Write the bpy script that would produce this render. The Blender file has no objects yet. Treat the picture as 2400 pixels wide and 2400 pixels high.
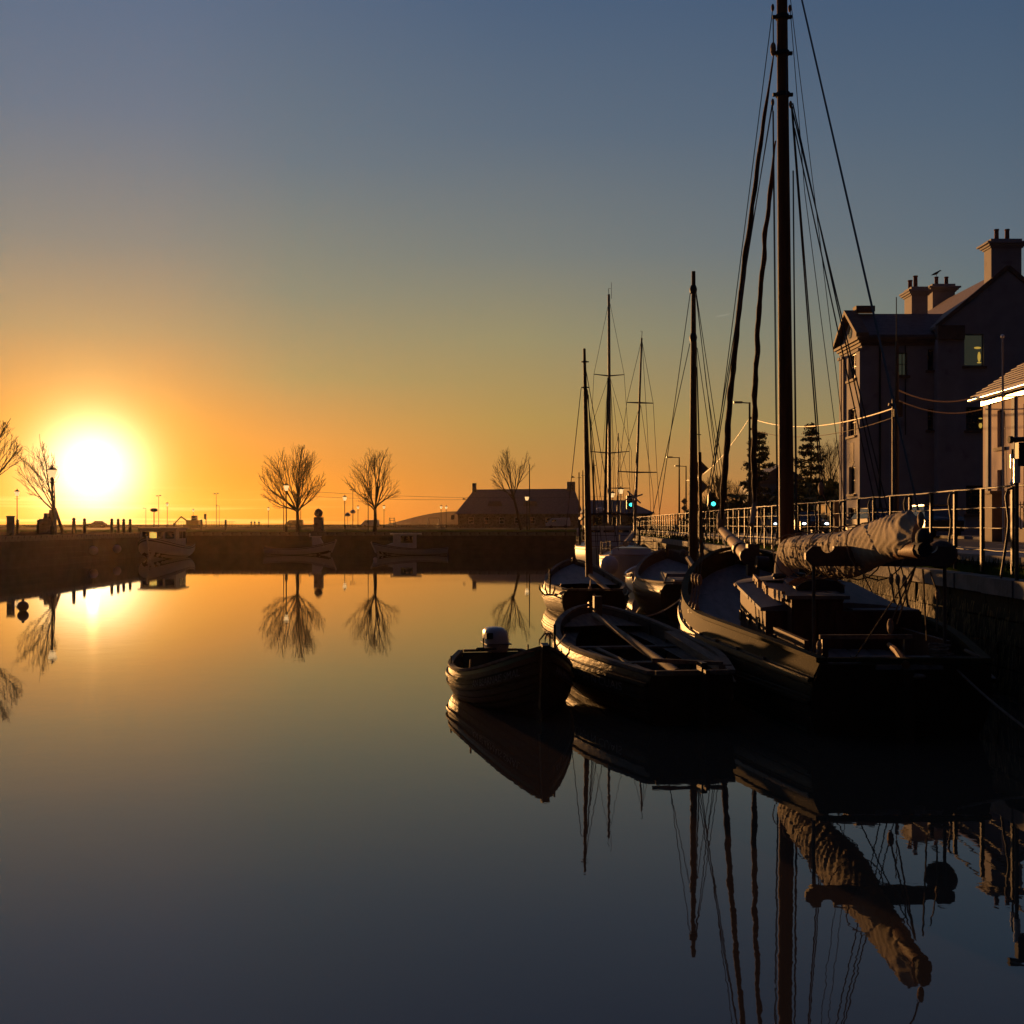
import bpy, math, random
import numpy as np
from mathutils import Vector, Matrix, noise
random.seed(7)
PI = math.pi
R = math.radians
scn = bpy.context.scene
COL = scn.collection

# ------------------------------------------------------------------ camera
EYE = 2.4            # metres above the still water
FPX = 2760.0         # focal length in photograph pixels
cam_d = bpy.data.cameras.new("camera")
cam_d.sensor_width = 36
cam_d.lens = 36 * FPX / 2400
cam_d.shift_y = 0.0125
cam_d.clip_start = 0.1
cam_d.clip_end = 12000
cam = bpy.data.objects.new("camera", cam_d)
cam.location = (0, 0, EYE)
cam.rotation_euler = (R(90), 0, 0)
COL.objects.link(cam)
scn.camera = cam

# ------------------------------------------------------------------ colour management
scn.view_settings.view_transform = 'Standard'
scn.view_settings.look = 'None'
scn.view_settings.exposure = 0.0
scn.view_settings.gamma = 1.0
scn.view_settings.use_curve_mapping = False
scn.cycles.use_denoising = True
scn.cycles.max_bounces = 6
scn.cycles.volume_bounces = 0

# ------------------------------------------------------------------ sun and sky
SUN_AZ, SUN_EL = -19.6, 2.6
to_sun = Vector((math.sin(R(SUN_AZ)) * math.cos(R(SUN_EL)), math.cos(R(SUN_AZ)) * math.cos(R(SUN_EL)), math.sin(R(SUN_EL))))
sl = bpy.data.lights.new("sun", 'SUN')
sl.energy = 5.0
sl.angle = R(0.53)
sl.color = (1.0, 0.47, 0.14)
sun = bpy.data.objects.new("sun", sl)
sun.rotation_euler = to_sun.to_track_quat('Z', 'Y').to_euler()
COL.objects.link(sun)


def lin(r, g, b):
    def f(c):
        c /= 255.0
        return c / 12.92 if c <= 0.04045 else ((c + 0.055) / 1.055) ** 2.4
    return (f(r), f(g), f(b), 1.0)


world = bpy.data.worlds.new("World")
scn.world = world
world.use_nodes = True
nt = world.node_tree
nt.nodes.clear()
N = nt.nodes.new
LK = nt.links.new


def wm(op, a, b=None, clamp=False, c=None):
    n = N('ShaderNodeMath'); n.operation = op; n.use_clamp = clamp
    for i, v in enumerate((a, b, c)):
        if v is None: continue
        if isinstance(v, (int, float)): n.inputs[i].default_value = v
        else: LK(v, n.inputs[i])
    return n.outputs[0]


def wmix(f, a, b, mode='MIX'):
    n = N('ShaderNodeMix'); n.data_type = 'RGBA'; n.blend_type = mode; n.clamp_factor = True
    if isinstance(f, (int, float)): n.inputs[0].default_value = f
    else: LK(f, n.inputs[0])
    for i, v in ((6, a), (7, b)):
        if isinstance(v, tuple): n.inputs[i].default_value = v
        else: LK(v, n.inputs[i])
    return n.outputs[2]


tc = N('ShaderNodeTexCoord')
nrm = N('ShaderNodeVectorMath'); nrm.operation = 'NORMALIZE'; LK(tc.outputs['Generated'], nrm.inputs[0])
sep = N('ShaderNodeSeparateXYZ'); LK(nrm.outputs[0], sep.inputs[0])
elev = wm('MULTIPLY', wm('ARCSINE', sep.outputs[2]), 180 / PI)          # degrees
elev0 = wm('MAXIMUM', elev, 0.0)
dot = N('ShaderNodeVectorMath'); dot.operation = 'DOT_PRODUCT'
LK(nrm.outputs[0], dot.inputs[0]); dot.inputs[1].default_value = to_sun
theta = wm('MULTIPLY', wm('ARCCOSINE', wm('MINIMUM', dot.outputs['Value'], 1.0)), 180 / PI)   # angle from sun
az = wm('MULTIPLY', wm('ARCTAN2', sep.outputs[0], sep.outputs[1]), 180 / PI)
azd = wm('ABSOLUTE', wm('SUBTRACT', az, SUN_AZ))
azd = wm('MINIMUM', azd, wm('SUBTRACT', 360.0, azd))


def ramp(stops):
    n = N('ShaderNodeValToRGB'); cr = n.color_ramp
    cr.interpolation = 'EASE' if False else 'LINEAR'
    for i, (e, c) in enumerate(stops):
        el = cr.elements[i] if i < 2 else cr.elements.new(e / 60)
        el.position = e / 60; el.color = lin(*c)
    LK(wm('MULTIPLY', elev0, 1 / 60.0), n.inputs[0])
    return n.outputs[0]


SKY_COLUMNS = [   # angle from the sun's bearing, colours by elevation
    (3, [(0, (238, 145, 20)), (2.5, (240, 150, 40)), (5, (228, 150, 62)), (9, (172, 146, 106)), (13, (134, 132, 124)), (18.5, (107, 118, 134)), (24, (92, 108, 133)), (45, (60, 78, 110))]),
    (9, [(0, (232, 130, 26)), (2, (236, 142, 42)), (4, (222, 148, 68)), (7, (172, 148, 96)), (11, (136, 136, 116)), (17, (105, 118, 128)), (24, (87, 104, 128)), (45, (54, 72, 104))]),
    (20, [(0, (196, 120, 58)), (2, (192, 134, 66)), (5, (176, 144, 80)), (9, (150, 141, 105)), (13, (120, 125, 120)), (18.5, (93, 108, 124)), (24, (76, 96, 122)), (45, (48, 66, 98))]),
    (42, [(0, (182, 112, 62)), (2, (165, 122, 74)), (5, (136, 126, 92)), (9, (108, 118, 114)), (13, (94, 108, 120)), (18, (80, 98, 118)), (24, (64, 86, 114)), (45, (42, 60, 92))]),
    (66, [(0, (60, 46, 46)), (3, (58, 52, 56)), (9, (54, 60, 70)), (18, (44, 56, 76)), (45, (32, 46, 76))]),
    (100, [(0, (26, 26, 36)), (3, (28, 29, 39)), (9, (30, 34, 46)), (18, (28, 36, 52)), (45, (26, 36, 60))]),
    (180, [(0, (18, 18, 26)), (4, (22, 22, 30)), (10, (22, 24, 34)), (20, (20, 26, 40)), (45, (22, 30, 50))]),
]
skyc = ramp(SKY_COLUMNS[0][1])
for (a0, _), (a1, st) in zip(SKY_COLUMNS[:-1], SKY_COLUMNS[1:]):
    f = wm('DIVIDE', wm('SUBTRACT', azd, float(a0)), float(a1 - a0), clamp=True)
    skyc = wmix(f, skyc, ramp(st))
# a physical sky for the same sun adds its share of the gradient
nish = N('ShaderNodeTexSky'); nish.sky_type = 'NISHITA'; nish.sun_disc = False
nish.sun_elevation = R(SUN_EL); nish.sun_rotation = R(SUN_AZ)
nish.air_density = 1.0; nish.dust_density = 1.5; nish.ozone_density = 1.5
skyc = wmix(0.0006, skyc, nish.outputs[0], 'ADD')
# thin bars of cloud low over the sea
mp = N('ShaderNodeCombineXYZ'); LK(wm('MULTIPLY', az, 0.07), mp.inputs[0]); LK(wm('MULTIPLY', elev, 3.2), mp.inputs[1])
nz = N('ShaderNodeTexNoise'); nz.inputs['Scale'].default_value = 1.0; nz.inputs['Detail'].default_value = 3
LK(mp.outputs[0], nz.inputs['Vector'])
bars = wm('MULTIPLY', wm('SUBTRACT', nz.outputs[0], 0.52), 7.0, clamp=True)
low = wm('SUBTRACT', 1.0, wm('DIVIDE', elev0, 1.9), clamp=True)
nearsun = wm('SUBTRACT', 1.0, wm('DIVIDE', azd, 16.0), clamp=True)
skyc = wmix(wm('MULTIPLY', wm('MULTIPLY', bars, low), wm('MULTIPLY', nearsun, 0.9)), skyc, (1.0, 0.72, 0.22, 1))
# glow of the sun in the air around it
g1 = wm('MULTIPLY', wm('EXPONENT', wm('MULTIPLY', wm('POWER', wm('DIVIDE', theta, 1.8), 2.0), -1.0)), 2.2)
g2 = wm('MULTIPLY', wm('EXPONENT', wm('MULTIPLY', wm('POWER', wm('DIVIDE', theta, 3.2), 2.0), -1.0)), 0.65)
g3 = wm('MULTIPLY', wm('EXPONENT', wm('DIVIDE', theta, -4.5)), 0.30)


def addscaled(base, fac, col):
    v = N('ShaderNodeVectorMath'); v.operation = 'SCALE'; v.inputs[0].default_value = col; LK(fac, v.inputs['Scale'])
    a = N('ShaderNodeVectorMath'); a.operation = 'ADD'; LK(base, a.inputs[0]); LK(v.outputs[0], a.inputs[1])
    return a.outputs[0]


skyc = addscaled(skyc, g1, (1.0, 0.9, 0.6))
skyc = addscaled(skyc, g2, (1.0, 0.72, 0.22))
skyc = addscaled(skyc, g3, (1.0, 0.55, 0.12))
# one short contrail
cu_ = wm('DIVIDE', wm('SUBTRACT', az, 10.15), 0.33)
cv_ = wm('DIVIDE', wm('SUBTRACT', wm('SUBTRACT', elev, 9.93), wm('MULTIPLY', wm('SUBTRACT', az, 10.15), 0.16)), 0.035)
tr_m = wm('EXPONENT', wm('MULTIPLY', wm('ADD', wm('POWER', wm('ABSOLUTE', cu_), 4.0), wm('POWER', wm('ABSOLUTE', cv_), 2.0)), -1.0))
skyc = addscaled(skyc, wm('MULTIPLY', tr_m, 0.06), (1.0, 0.9, 0.7))
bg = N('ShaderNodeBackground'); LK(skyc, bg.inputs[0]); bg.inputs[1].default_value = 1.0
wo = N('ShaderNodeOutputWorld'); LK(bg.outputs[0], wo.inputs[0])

# ------------------------------------------------------------------ materials
MATS = {}


def mat(name, col, rough=0.7, var=0.25, scale=3.0, bump=0.0, bscale=None, metal=0.0, stretch=(1, 1, 1), emit=None, estr=0.0, spec=0.5, wear=None):
    if name in MATS: return MATS[name]
    m = bpy.data.materials.new(name); m.use_nodes = True
    t = m.node_tree; p = t.nodes['Principled BSDF']
    p.inputs['Roughness'].default_value = rough
    p.inputs['Metallic'].default_value = metal
    p.inputs['Specular IOR Level'].default_value = spec
    c = t.nodes.new('ShaderNodeTexCoord'); mpn = t.nodes.new('ShaderNodeMapping')
    mpn.inputs['Scale'].default_value = stretch
    t.links.new(c.outputs['Object'], mpn.inputs['Vector'])
    n = t.nodes.new('ShaderNodeTexNoise'); n.inputs['Scale'].default_value = scale; n.inputs['Detail'].default_value = 5
    t.links.new(mpn.outputs[0], n.inputs['Vector'])
    rp = t.nodes.new('ShaderNodeValToRGB')
    rp.color_ramp.elements[0].position = 0.3; rp.color_ramp.elements[1].position = 0.7
    lo = tuple(max(0, x * (1 - var)) for x in col[:3]); hi = tuple(min(1, x * (1 + var)) for x in col[:3])
    rp.color_ramp.elements[0].color = lo + (1,); rp.color_ramp.elements[1].color = hi + (1,)
    t.links.new(n.outputs[0], rp.inputs[0])
    out = rp.outputs[0]
    if wear:
        n2 = t.nodes.new('ShaderNodeTexNoise'); n2.inputs['Scale'].default_value = wear[1]; n2.inputs['Detail'].default_value = 8
        t.links.new(c.outputs['Object'], n2.inputs['Vector'])
        r2 = t.nodes.new('ShaderNodeValToRGB'); r2.color_ramp.elements[0].position = wear[2]; r2.color_ramp.elements[1].position = wear[2] + 0.08
        t.links.new(n2.outputs[0], r2.inputs[0])
        mx = t.nodes.new('ShaderNodeMix'); mx.data_type = 'RGBA'
        t.links.new(r2.outputs[0], mx.inputs[0]); t.links.new(out, mx.inputs[6]); mx.inputs[7].default_value = tuple(wear[0]) + (1,)
        out = mx.outputs[2]
    t.links.new(out, p.inputs['Base Color'])
    if bump:
        b = t.nodes.new('ShaderNodeBump'); b.inputs['Distance'].default_value = bump
        n3 = t.nodes.new('ShaderNodeTexNoise'); n3.inputs['Scale'].default_value = bscale or scale * 4; n3.inputs['Detail'].default_value = 6
        t.links.new(mpn.outputs[0], n3.inputs['Vector']); t.links.new(n3.outputs[0], b.inputs['Height'])
        t.links.new(b.outputs[0], p.inputs['Normal'])
    if emit:
        p.inputs['Emission Color'].default_value = tuple(emit) + (1,); p.inputs['Emission Strength'].default_value = estr
    MATS[name] = m
    return m


M_TAR = mat('tarred_planks', (0.048, 0.027, 0.012), 0.5, 0.3, 2.5, 0.008, 30, stretch=(1, 0.25, 1), spec=.22, wear=((0.06, 0.042, 0.028), 9, 0.62))
M_TAR2 = mat('black_hull_paint', (0.050, 0.029, 0.013), 0.55, 0.3, 2.5, 0.008, 30, stretch=(1, 0.25, 1), spec=.2, wear=((0.05, 0.035, 0.025), 11, 0.66))
M_WOODI = mat('grey_weathered_wood', (0.17, 0.125, 0.09), 0.8, 0.35, 4, 0.004, 40, stretch=(4, 0.4, 4), spec=.15)
M_WOODD = mat('dark_oiled_wood', (0.075, 0.045, 0.028), 0.6, 0.35, 4, 0.003, 40, stretch=(4, 0.4, 4))
M_SPAR = mat('varnished_spar', (0.17, 0.075, 0.03), 0.6, 0.35, 3, 0.004, 30, stretch=(4, 4, 0.3), spec=.12)
M_SPARP = mat('pale_spar', (0.30, 0.19, 0.12), 0.7, 0.25, 3, 0.003, 30, stretch=(4, 0.4, 4), spec=.15)
M_DECK = mat('grey_deck_paint', (0.15, 0.13, 0.125), 0.75, 0.2, 3, 0.002, 30, stretch=(3, 0.4, 3), wear=((0.08, 0.07, 0.06), 6, 0.62))
M_OLIVE = mat('olive_painted_bulwark', (0.052, 0.040, 0.015), 0.8, 0.3, 3, 0.004, 40, stretch=(2, 0.4, 2), spec=.08, wear=((0.10, 0.08, 0.04), 14, 0.62))
M_GREEN = mat('dark_green_paint', (0.018, 0.045, 0.022), 0.4, 0.25, 4, 0.002, 40)
M_BROWN = mat('brown_cabin_paint', (0.10, 0.045, 0.025), 0.7, 0.3, 4, 0.003, 40, stretch=(2, 2, 0.5), spec=.15)
M_WHITE = mat('white_boat_paint', (0.62, 0.60, 0.58), 0.35, 0.08, 3)
M_WHITED = mat('off_white_gelcoat', (0.46, 0.44, 0.44), 0.3, 0.1, 2)
M_ROPE = mat('hemp_rope', (0.18, 0.13, 0.09), 0.9, 0.3, 20)
M_WIRE = mat('rigging_wire', (0.05, 0.045, 0.045), 0.5, 0.2, 10, metal=0.3)
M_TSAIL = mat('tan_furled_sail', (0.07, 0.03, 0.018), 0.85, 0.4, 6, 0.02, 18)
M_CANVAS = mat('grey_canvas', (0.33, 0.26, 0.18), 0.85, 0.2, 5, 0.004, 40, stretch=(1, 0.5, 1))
M_STEEL = mat('galvanised_steel', (0.06, 0.048, 0.04), 0.6, 0.25, 15, metal=0.2, wear=((0.12, 0.06, 0.03), 12, 0.6))
M_BLKM = mat('black_painted_steel', (0.028, 0.023, 0.02), 0.55, 0.3, 12, metal=0.2, wear=((0.12, 0.06, 0.03), 14, 0.68))
M_ALU = mat('grey_aluminium', (0.13, 0.12, 0.12), 0.5, 0.1, 5, metal=0.3, spec=.3)
M_STONE = mat('limestone', (0.20, 0.18, 0.16), 0.85, 0.35, 2.2, 0.02, 9, wear=((0.07, 0.06, 0.04), 3, 0.56))
M_STONEW = mat('wet_weedy_stone', (0.045, 0.033, 0.016), 0.8, 0.4, 2.2, 0.03, 9, spec=.2, wear=((0.025, 0.022, 0.008), 4, 0.5))
M_ASPH = mat('asphalt', (0.05, 0.05, 0.053), 0.75, 0.2, 1.5, 0.004, 60)
M_PAVE = mat('concrete_paving', (0.24, 0.22, 0.21), 0.85, 0.2, 1.2, 0.004, 30)
M_GRASS = mat('short_grass', (0.03, 0.05, 0.012), 1.0, 0.4, 1.5, 0.03, 25, spec=0.0)
M_GROUND = mat('dark_ground', (0.05, 0.045, 0.035), 1.0, 0.35, 0.5, 0.02, 8, spec=0.0)
M_BARK = mat('bark', (0.07, 0.05, 0.035), 0.85, 0.3, 8, 0.01, 30)
M_LEAF = mat('evergreen_leaf', (0.035, 0.05, 0.02), 0.7, 0.5, 2)
M_HEDGE = mat('hedge_leaf', (0.045, 0.06, 0.02), 0.75, 0.5, 2)
M_RENDER = mat('painted_render', (0.37, 0.34, 0.34), 0.85, 0.10, 1.5, 0.004, 20, wear=((0.28, 0.25, 0.25), 1.2, 0.62))
M_RENDERP = mat('pale_pink_render', (0.55, 0.43, 0.38), 0.85, 0.08, 1.5, 0.004, 20)
M_TRIM = mat('brown_stone_trim', (0.16, 0.10, 0.07), 0.75, 0.2, 3, 0.004, 20)
M_SLATE = mat('slate_roof', (0.11, 0.10, 0.11), 0.6, 0.3, 2.5, 0.01, 12, stretch=(1, 1, 5))
M_SLATEB = mat('brown_slate', (0.26, 0.19, 0.15), 0.6, 0.3, 3.5, 0.012, 14, stretch=(1, 1, 6))
M_POT = mat('terracotta', (0.20, 0.06, 0.04), 0.8, 0.2, 5)
M_GLASS = mat('dark_window_glass', (0.02, 0.022, 0.025), 0.06, 0.1, 3, spec=0.8)
M_GLASSG = mat('lit_green_glass', (0.05, 0.06, 0.05), 0.1, 0.1, 3, emit=(0.35, 0.38, 0.25), estr=0.06)
M_LAMPIN = mat('indoor_lamp', (0.6, 0.4, 0.1), 0.5, 0.1, 3, emit=(1.0, 0.62, 0.10), estr=0.45)
M_LANT = mat('lit_lantern_glass', (0.8, 0.6, 0.4), 0.4, 0.05, 3, emit=(1.0, 0.50, 0.16), estr=0.9)
M_LANTB = mat('bright_lantern_glass', (0.8, 0.7, 0.5), 0.4, 0.05, 3, emit=(1.0, 0.62, 0.26), estr=1.1)
M_HEAD = mat('headlight', (0.9, 0.9, 0.9), 0.3, 0.02, 3, emit=(0.75, 0.9, 1.0), estr=5.0)
M_TGREEN = mat('green_signal', (0.1, 0.8, 0.6), 0.3, 0.02, 3, emit=(0.05, 0.95, 0.80), estr=3.0)
M_CARD = mat('dark_car_paint', (0.02, 0.022, 0.026), 0.22, 0.1, 3, spec=0.7)
M_CARS = mat('silver_car_paint', (0.16, 0.135, 0.13), 0.6, 0.05, 3, spec=.15)
M_CARW = mat('white_van_paint', (0.6, 0.6, 0.6), 0.3, 0.05, 3)
M_RUB = mat('black_rubber', (0.018, 0.018, 0.018), 0.8, 0.2, 8)
M_BUOY = mat('faded_red_buoy', (0.22, 0.06, 0.04), 0.5, 0.2, 6)
M_FEND = mat('pale_fender', (0.55, 0.45, 0.45), 0.45, 0.1, 6)
M_CLOTH = mat('dark_clothing', (0.03, 0.03, 0.04), 0.9, 0.2, 6)
M_SKIN = mat('skin', (0.35, 0.2, 0.14), 0.6, 0.1, 6)
M_LETTER = mat('white_lettering', (0.22, 0.20, 0.18), 0.8, 0.5, 22)
M_SIGN = mat('grey_sign_back', (0.16, 0.15, 0.14), 0.5, 0.1, 4, metal=0.3)
M_YEL = mat('yellow_sign', (0.45, 0.28, 0.03), 0.5, 0.1, 4)
M_GUT = mat('white_painted_gutter', (0.85, 0.82, 0.75), 0.28, 0.05, 4, metal=0.55)
M_BLUEP = mat('slate_blue_paint', (0.10, 0.13, 0.20), 0.7, 0.15, 4)
M_YWALL = mat('ochre_garden_wall', (0.52, 0.36, 0.12), 0.85, 0.25, 2.5, 0.01, 20)
M_RED = mat('dark_red_paint', (0.12, 0.02, 0.012), 0.5, 0.2, 5)
M_BIRD = mat('dark_feathers', (0.03, 0.03, 0.035), 0.8, 0.2, 9)
M_CABLE = mat('pale_cable_sheath', (0.55, 0.40, 0.22), 0.6, 0.1, 6)
M_HILL = mat('hill_heath', (0.06, 0.07, 0.05), 0.9, 0.3, 0.01)

# ------------------------------------------------------------------ mesh helpers
FR = {}      # object name -> inverse matrix of its thing


class MB:
    def __init__(s): s.v = []; s.f = []
    def add(s, vs, fs):
        o = len(s.v); s.v.extend([tuple(p) for p in vs]); s.f.extend([tuple(i + o for i in f) for f in fs]); return s
    def hexa(s, p):   # 8 points: bottom ring 0-3, top ring 4-7
        return s.add(p, [(3, 2, 1, 0), (4, 5, 6, 7), (0, 1, 5, 4), (1, 2, 6, 5), (2, 3, 7, 6), (3, 0, 4, 7)])
    def box(s, c, d, rz=0.0, taper=1.0):
        x, y, z = c; a, b, h = d[0] / 2, d[1] / 2, d[2] / 2
        pts = []
        for k, t in ((-h, 1.0), (h, taper)):
            for i, j in ((-a, -b), (a, -b), (a, b), (-a, b)):
                i *= t; j *= t
                pts.append((x + i * math.cos(rz) - j * math.sin(rz), y + i * math.sin(rz) + j * math.cos(rz), z + k))
        return s.hexa(pts)
    def bar(s, p0, p1, w, h, up=(0, 0, 1)):
        p0, p1 = Vector(p0), Vector(p1); d = (p1 - p0).normalized(); u = Vector(up)
        if abs(d.dot(u)) > 0.98: u = Vector((1, 0, 0))
        a = d.cross(u).normalized() * w / 2; b = a.cross(d).normalized() * h / 2
        return s.hexa([p0 - a - b, p0 + a - b, p1 + a - b, p1 - a - b, p0 - a + b, p0 + a + b, p1 + a + b, p1 - a + b])
    def tube(s, pts, rad, n=6, cap=True, fr=None):
        pts = [Vector(p) for p in pts]
        if not hasattr(rad, '__len__'): rad = [rad] * len(pts)
        vs, fs = [], []
        d0 = (pts[1] - pts[0]).normalized()
        u = Vector((0, 0, 1)) if abs(d0.z) < 0.9 else Vector((1, 0, 0))
        for i, p in enumerate(pts):
            d = (pts[min(i + 1, len(pts) - 1)] - pts[max(i - 1, 0)]).normalized()
            a = d.cross(u).normalized(); b = d.cross(a).normalized(); u = a.cross(d) if abs(a.cross(d).length) > 0 else u
            for k in range(n):
                an = 2 * PI * k / n; rr = rad[i]
                if fr: rr *= fr(i, k)
                vs.append(p + (a * math.cos(an) + b * math.sin(an)) * rr)
        for i in range(len(pts) - 1):
            for k in range(n):
                k2 = (k + 1) % n
                fs.append((i * n + k, i * n + k2, (i + 1) * n + k2, (i + 1) * n + k))
        if cap:
            fs.append(tuple(range(n))[::-1]); fs.append(tuple((len(pts) - 1) * n + k for k in range(n)))
        return s.add(vs, fs)
    def lathe(s, c, prof, n=12, axis='z'):
        vs, fs = [], []
        for r, z in prof:
            for k in range(n):
                an = 2 * PI * k / n
                q = (r * math.cos(an), r * math.sin(an), z)
                if axis == 'x': q = (z, q[0], q[1])
                if axis == 'y': q = (q[0], z, q[1])
                vs.append((c[0] + q[0], c[1] + q[1], c[2] + q[2]))
        for i in range(len(prof) - 1):
            for k in range(n):
                k2 = (k + 1) % n; fs.append((i * n + k, i * n + k2, (i + 1) * n + k2, (i + 1) * n + k))
        fs.append(tuple(range(n))[::-1]); fs.append(tuple((len(prof) - 1) * n + k for k in range(n)))
        return s.add(vs, fs)
    def ball(s, c, r, n=12, m=8, sq=(1, 1, 1)):
        prof = [(max(0.001, math.sin(PI * i / m)) * r, -math.cos(PI * i / m) * r) for i in range(m + 1)]
        t = MB().lathe((0, 0, 0), prof, n)
        return s.add([(c[0] + x * sq[0], c[1] + y * sq[1], c[2] + z * sq[2]) for x, y, z in t.v], t.f)
    def grid(s, rows, close=False):
        n = len(rows[0]); vs = [p for r in rows for p in r]; fs = []
        for i in range(len(rows) - 1):
            for k in range(n - (0 if close else 1)):
                k2 = (k + 1) % n; fs.append((i * n + k, i * n + k2, (i + 1) * n + k2, (i + 1) * n + k))
        return s.add(vs, fs)
    def prism(s, poly, z0, z1):
        n = len(poly); vs = [(x, y, z0) for x, y in poly] + [(x, y, z1) for x, y in poly]
        return s.add(vs, [tuple(range(n))[::-1], tuple(range(n, 2 * n))] + [(k, (k + 1) % n, (k + 1) % n + n, k + n) for k in range(n)])
    def extr(s, poly3, d):
        n = len(poly3); d = Vector(d); vs = [Vector(p) for p in poly3]; vs += [p + d for p in vs]
        return s.add(vs, [tuple(range(n))[::-1], tuple(range(n, 2 * n))] + [(k, (k + 1) % n, (k + 1) % n + n, k + n) for k in range(n)])


def mesh_of(name, mb, m, inv=None, smooth=False):
    me = bpy.data.meshes.new(name)
    vs = [inv @ Vector(p) for p in mb.v] if inv is not None else mb.v
    me.from_pydata([tuple(p) for p in vs], [], mb.f)
    me.materials.append(m)
    me.validate()
    if smooth:
        me.polygons.foreach_set('use_smooth', [True] * len(me.polygons))
        try: me.set_sharp_from_angle(angle=R(42))
        except Exception: pass
    return me


def tag(o, label=None, cat=None, group=None, kind=None):
    if label: o['label'] = label
    if cat: o['category'] = cat
    if group: o['group'] = group
    if kind: o['kind'] = kind
    return o


def thing(name, label, cat, loc=(0, 0, 0), rz=0.0, group=None):
    o = bpy.data.objects.new(name, None); COL.objects.link(o)
    o.empty_display_size = 0.2
    o.location = loc; o.rotation_euler = (0, 0, rz)
    FR[o.name] = (Matrix.Translation(loc) @ Matrix.Rotation(rz, 4, 'Z')).inverted()
    return tag(o, label, cat, group)


def part(parent, name, mb, m, local=False, smooth=False, label=None, kind=None):
    me = mesh_of(name, mb, m, None if local else FR[parent.name], smooth)
    o = bpy.data.objects.new(name, me); COL.objects.link(o); o.parent = parent
    FR[o.name] = FR[parent.name]
    return tag(o, label, kind=kind)


def solo(name, mb, m, label, cat, loc=None, group=None, kind=None, smooth=False):
    if loc is None and not kind:
        loc = tuple(np.mean(np.array(mb.v), axis=0)[:2]) + (min(p[2] for p in mb.v),)
    if loc is not None: inv = Matrix.Translation(loc).inverted()
    else: inv = None
    o = bpy.data.objects.new(name, mesh_of(name, mb, m, inv, smooth)); COL.objects.link(o)
    if loc is not None: o.location = loc
    return tag(o, label, cat, group, kind)


def dup(root, loc, rz=0.0, sc=1.0, label=None, group=None):
    r = root.copy(); COL.objects.link(r); r.location = loc; r.rotation_euler = (0, 0, rz)
    r.scale = (sc, sc, sc) if not hasattr(sc, '__len__') else sc
    if label: r['label'] = label
    if group: r['group'] = group

    def rec(a, b):
        for ch in list(a.children):
            c = ch.copy(); COL.objects.link(c); c.parent = b; rec(ch, c)
    rec(root, r)
    return r


def P(px, py, d):      # a surveyed point: bearing and height angle measured, distance known
    return Vector(((px - 1200) / FPX * d, d, EYE - (py - 1230) / FPX * d))


def sag(a, b, drop, n=14):
    a, b = Vector(a), Vector(b)
    return [a.lerp(b, i / n) - Vector((0, 0, 4 * drop * (i / n) * (1 - i / n))) for i in range(n + 1)]


def qx(y): return 6.63 + 0.0283 * y      # the line of the right-hand quay railing

# ------------------------------------------------------------------ water and ground
wm_ = bpy.data.materials.new('still_harbour_water'); wm_.use_nodes = True
t = wm_.node_tree; p = t.nodes['Principled BSDF']
p.inputs['Base Color'].default_value = (0.070, 0.052, 0.036, 1); p.inputs['Roughness'].default_value = 0.015
p.inputs['IOR'].default_value = 1.62
c = t.nodes.new('ShaderNodeTexCoord')
n1 = t.nodes.new('ShaderNodeTexNoise'); n1.inputs['Scale'].default_value = 1.4; n1.inputs['Detail'].default_value = 2
n2 = t.nodes.new('ShaderNodeTexNoise'); n2.inputs['Scale'].default_value = 6.0; n2.inputs['Detail'].default_value = 2
t.links.new(c.outputs['Object'], n1.inputs['Vector']); t.links.new(c.outputs['Object'], n2.inputs['Vector'])
b1 = t.nodes.new('ShaderNodeBump'); b1.inputs['Distance'].default_value = 0.0007; t.links.new(n1.outputs[0], b1.inputs['Height'])
b2 = t.nodes.new('ShaderNodeBump'); b2.inputs['Distance'].default_value = 0.0003; t.links.new(n2.outputs[0], b2.inputs['Height']); t.links.new(b1.outputs[0], b2.inputs['Normal'])
t.links.new(b2.outputs[0], p.inputs['Normal'])
solo('water', MB().add([(-60, -40, 0), (14, -40, 0), (14, 120, 0), (-60, 120, 0)], [(0, 1, 2, 3)]), wm_, None, None, kind='structure')

QZ = 1.8
FARY = 99.0
g = MB()
def slab(x0, y0, x1, y1, z, mb=g): mb.box(((x0 + x1) / 2, (y0 + y1) / 2, (z - 3) / 2), (x1 - x0, y1 - y0, z + 3))
# ground: left bank, far bank, right bank (the right edge follows the quay line)
slab(-400, -30, -27.75, FARY + 0.45, QZ)
slab(-900, FARY + 0.452, 900, 1000, QZ)
g.hexa([(qx(-30) + 0.2, -30, -3), (400, -30, -3), (400, FARY + 0.45, -3), (qx(99.4) + 0.2, FARY + 0.45, -3),
        (qx(-30) + 0.2, -30, QZ), (400, -30, QZ), (400, FARY + 0.45, QZ), (qx(99.4) + 0.2, FARY + 0.45, QZ)])
solo('ground', g, M_GROUND, None, None, kind='structure')
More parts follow.
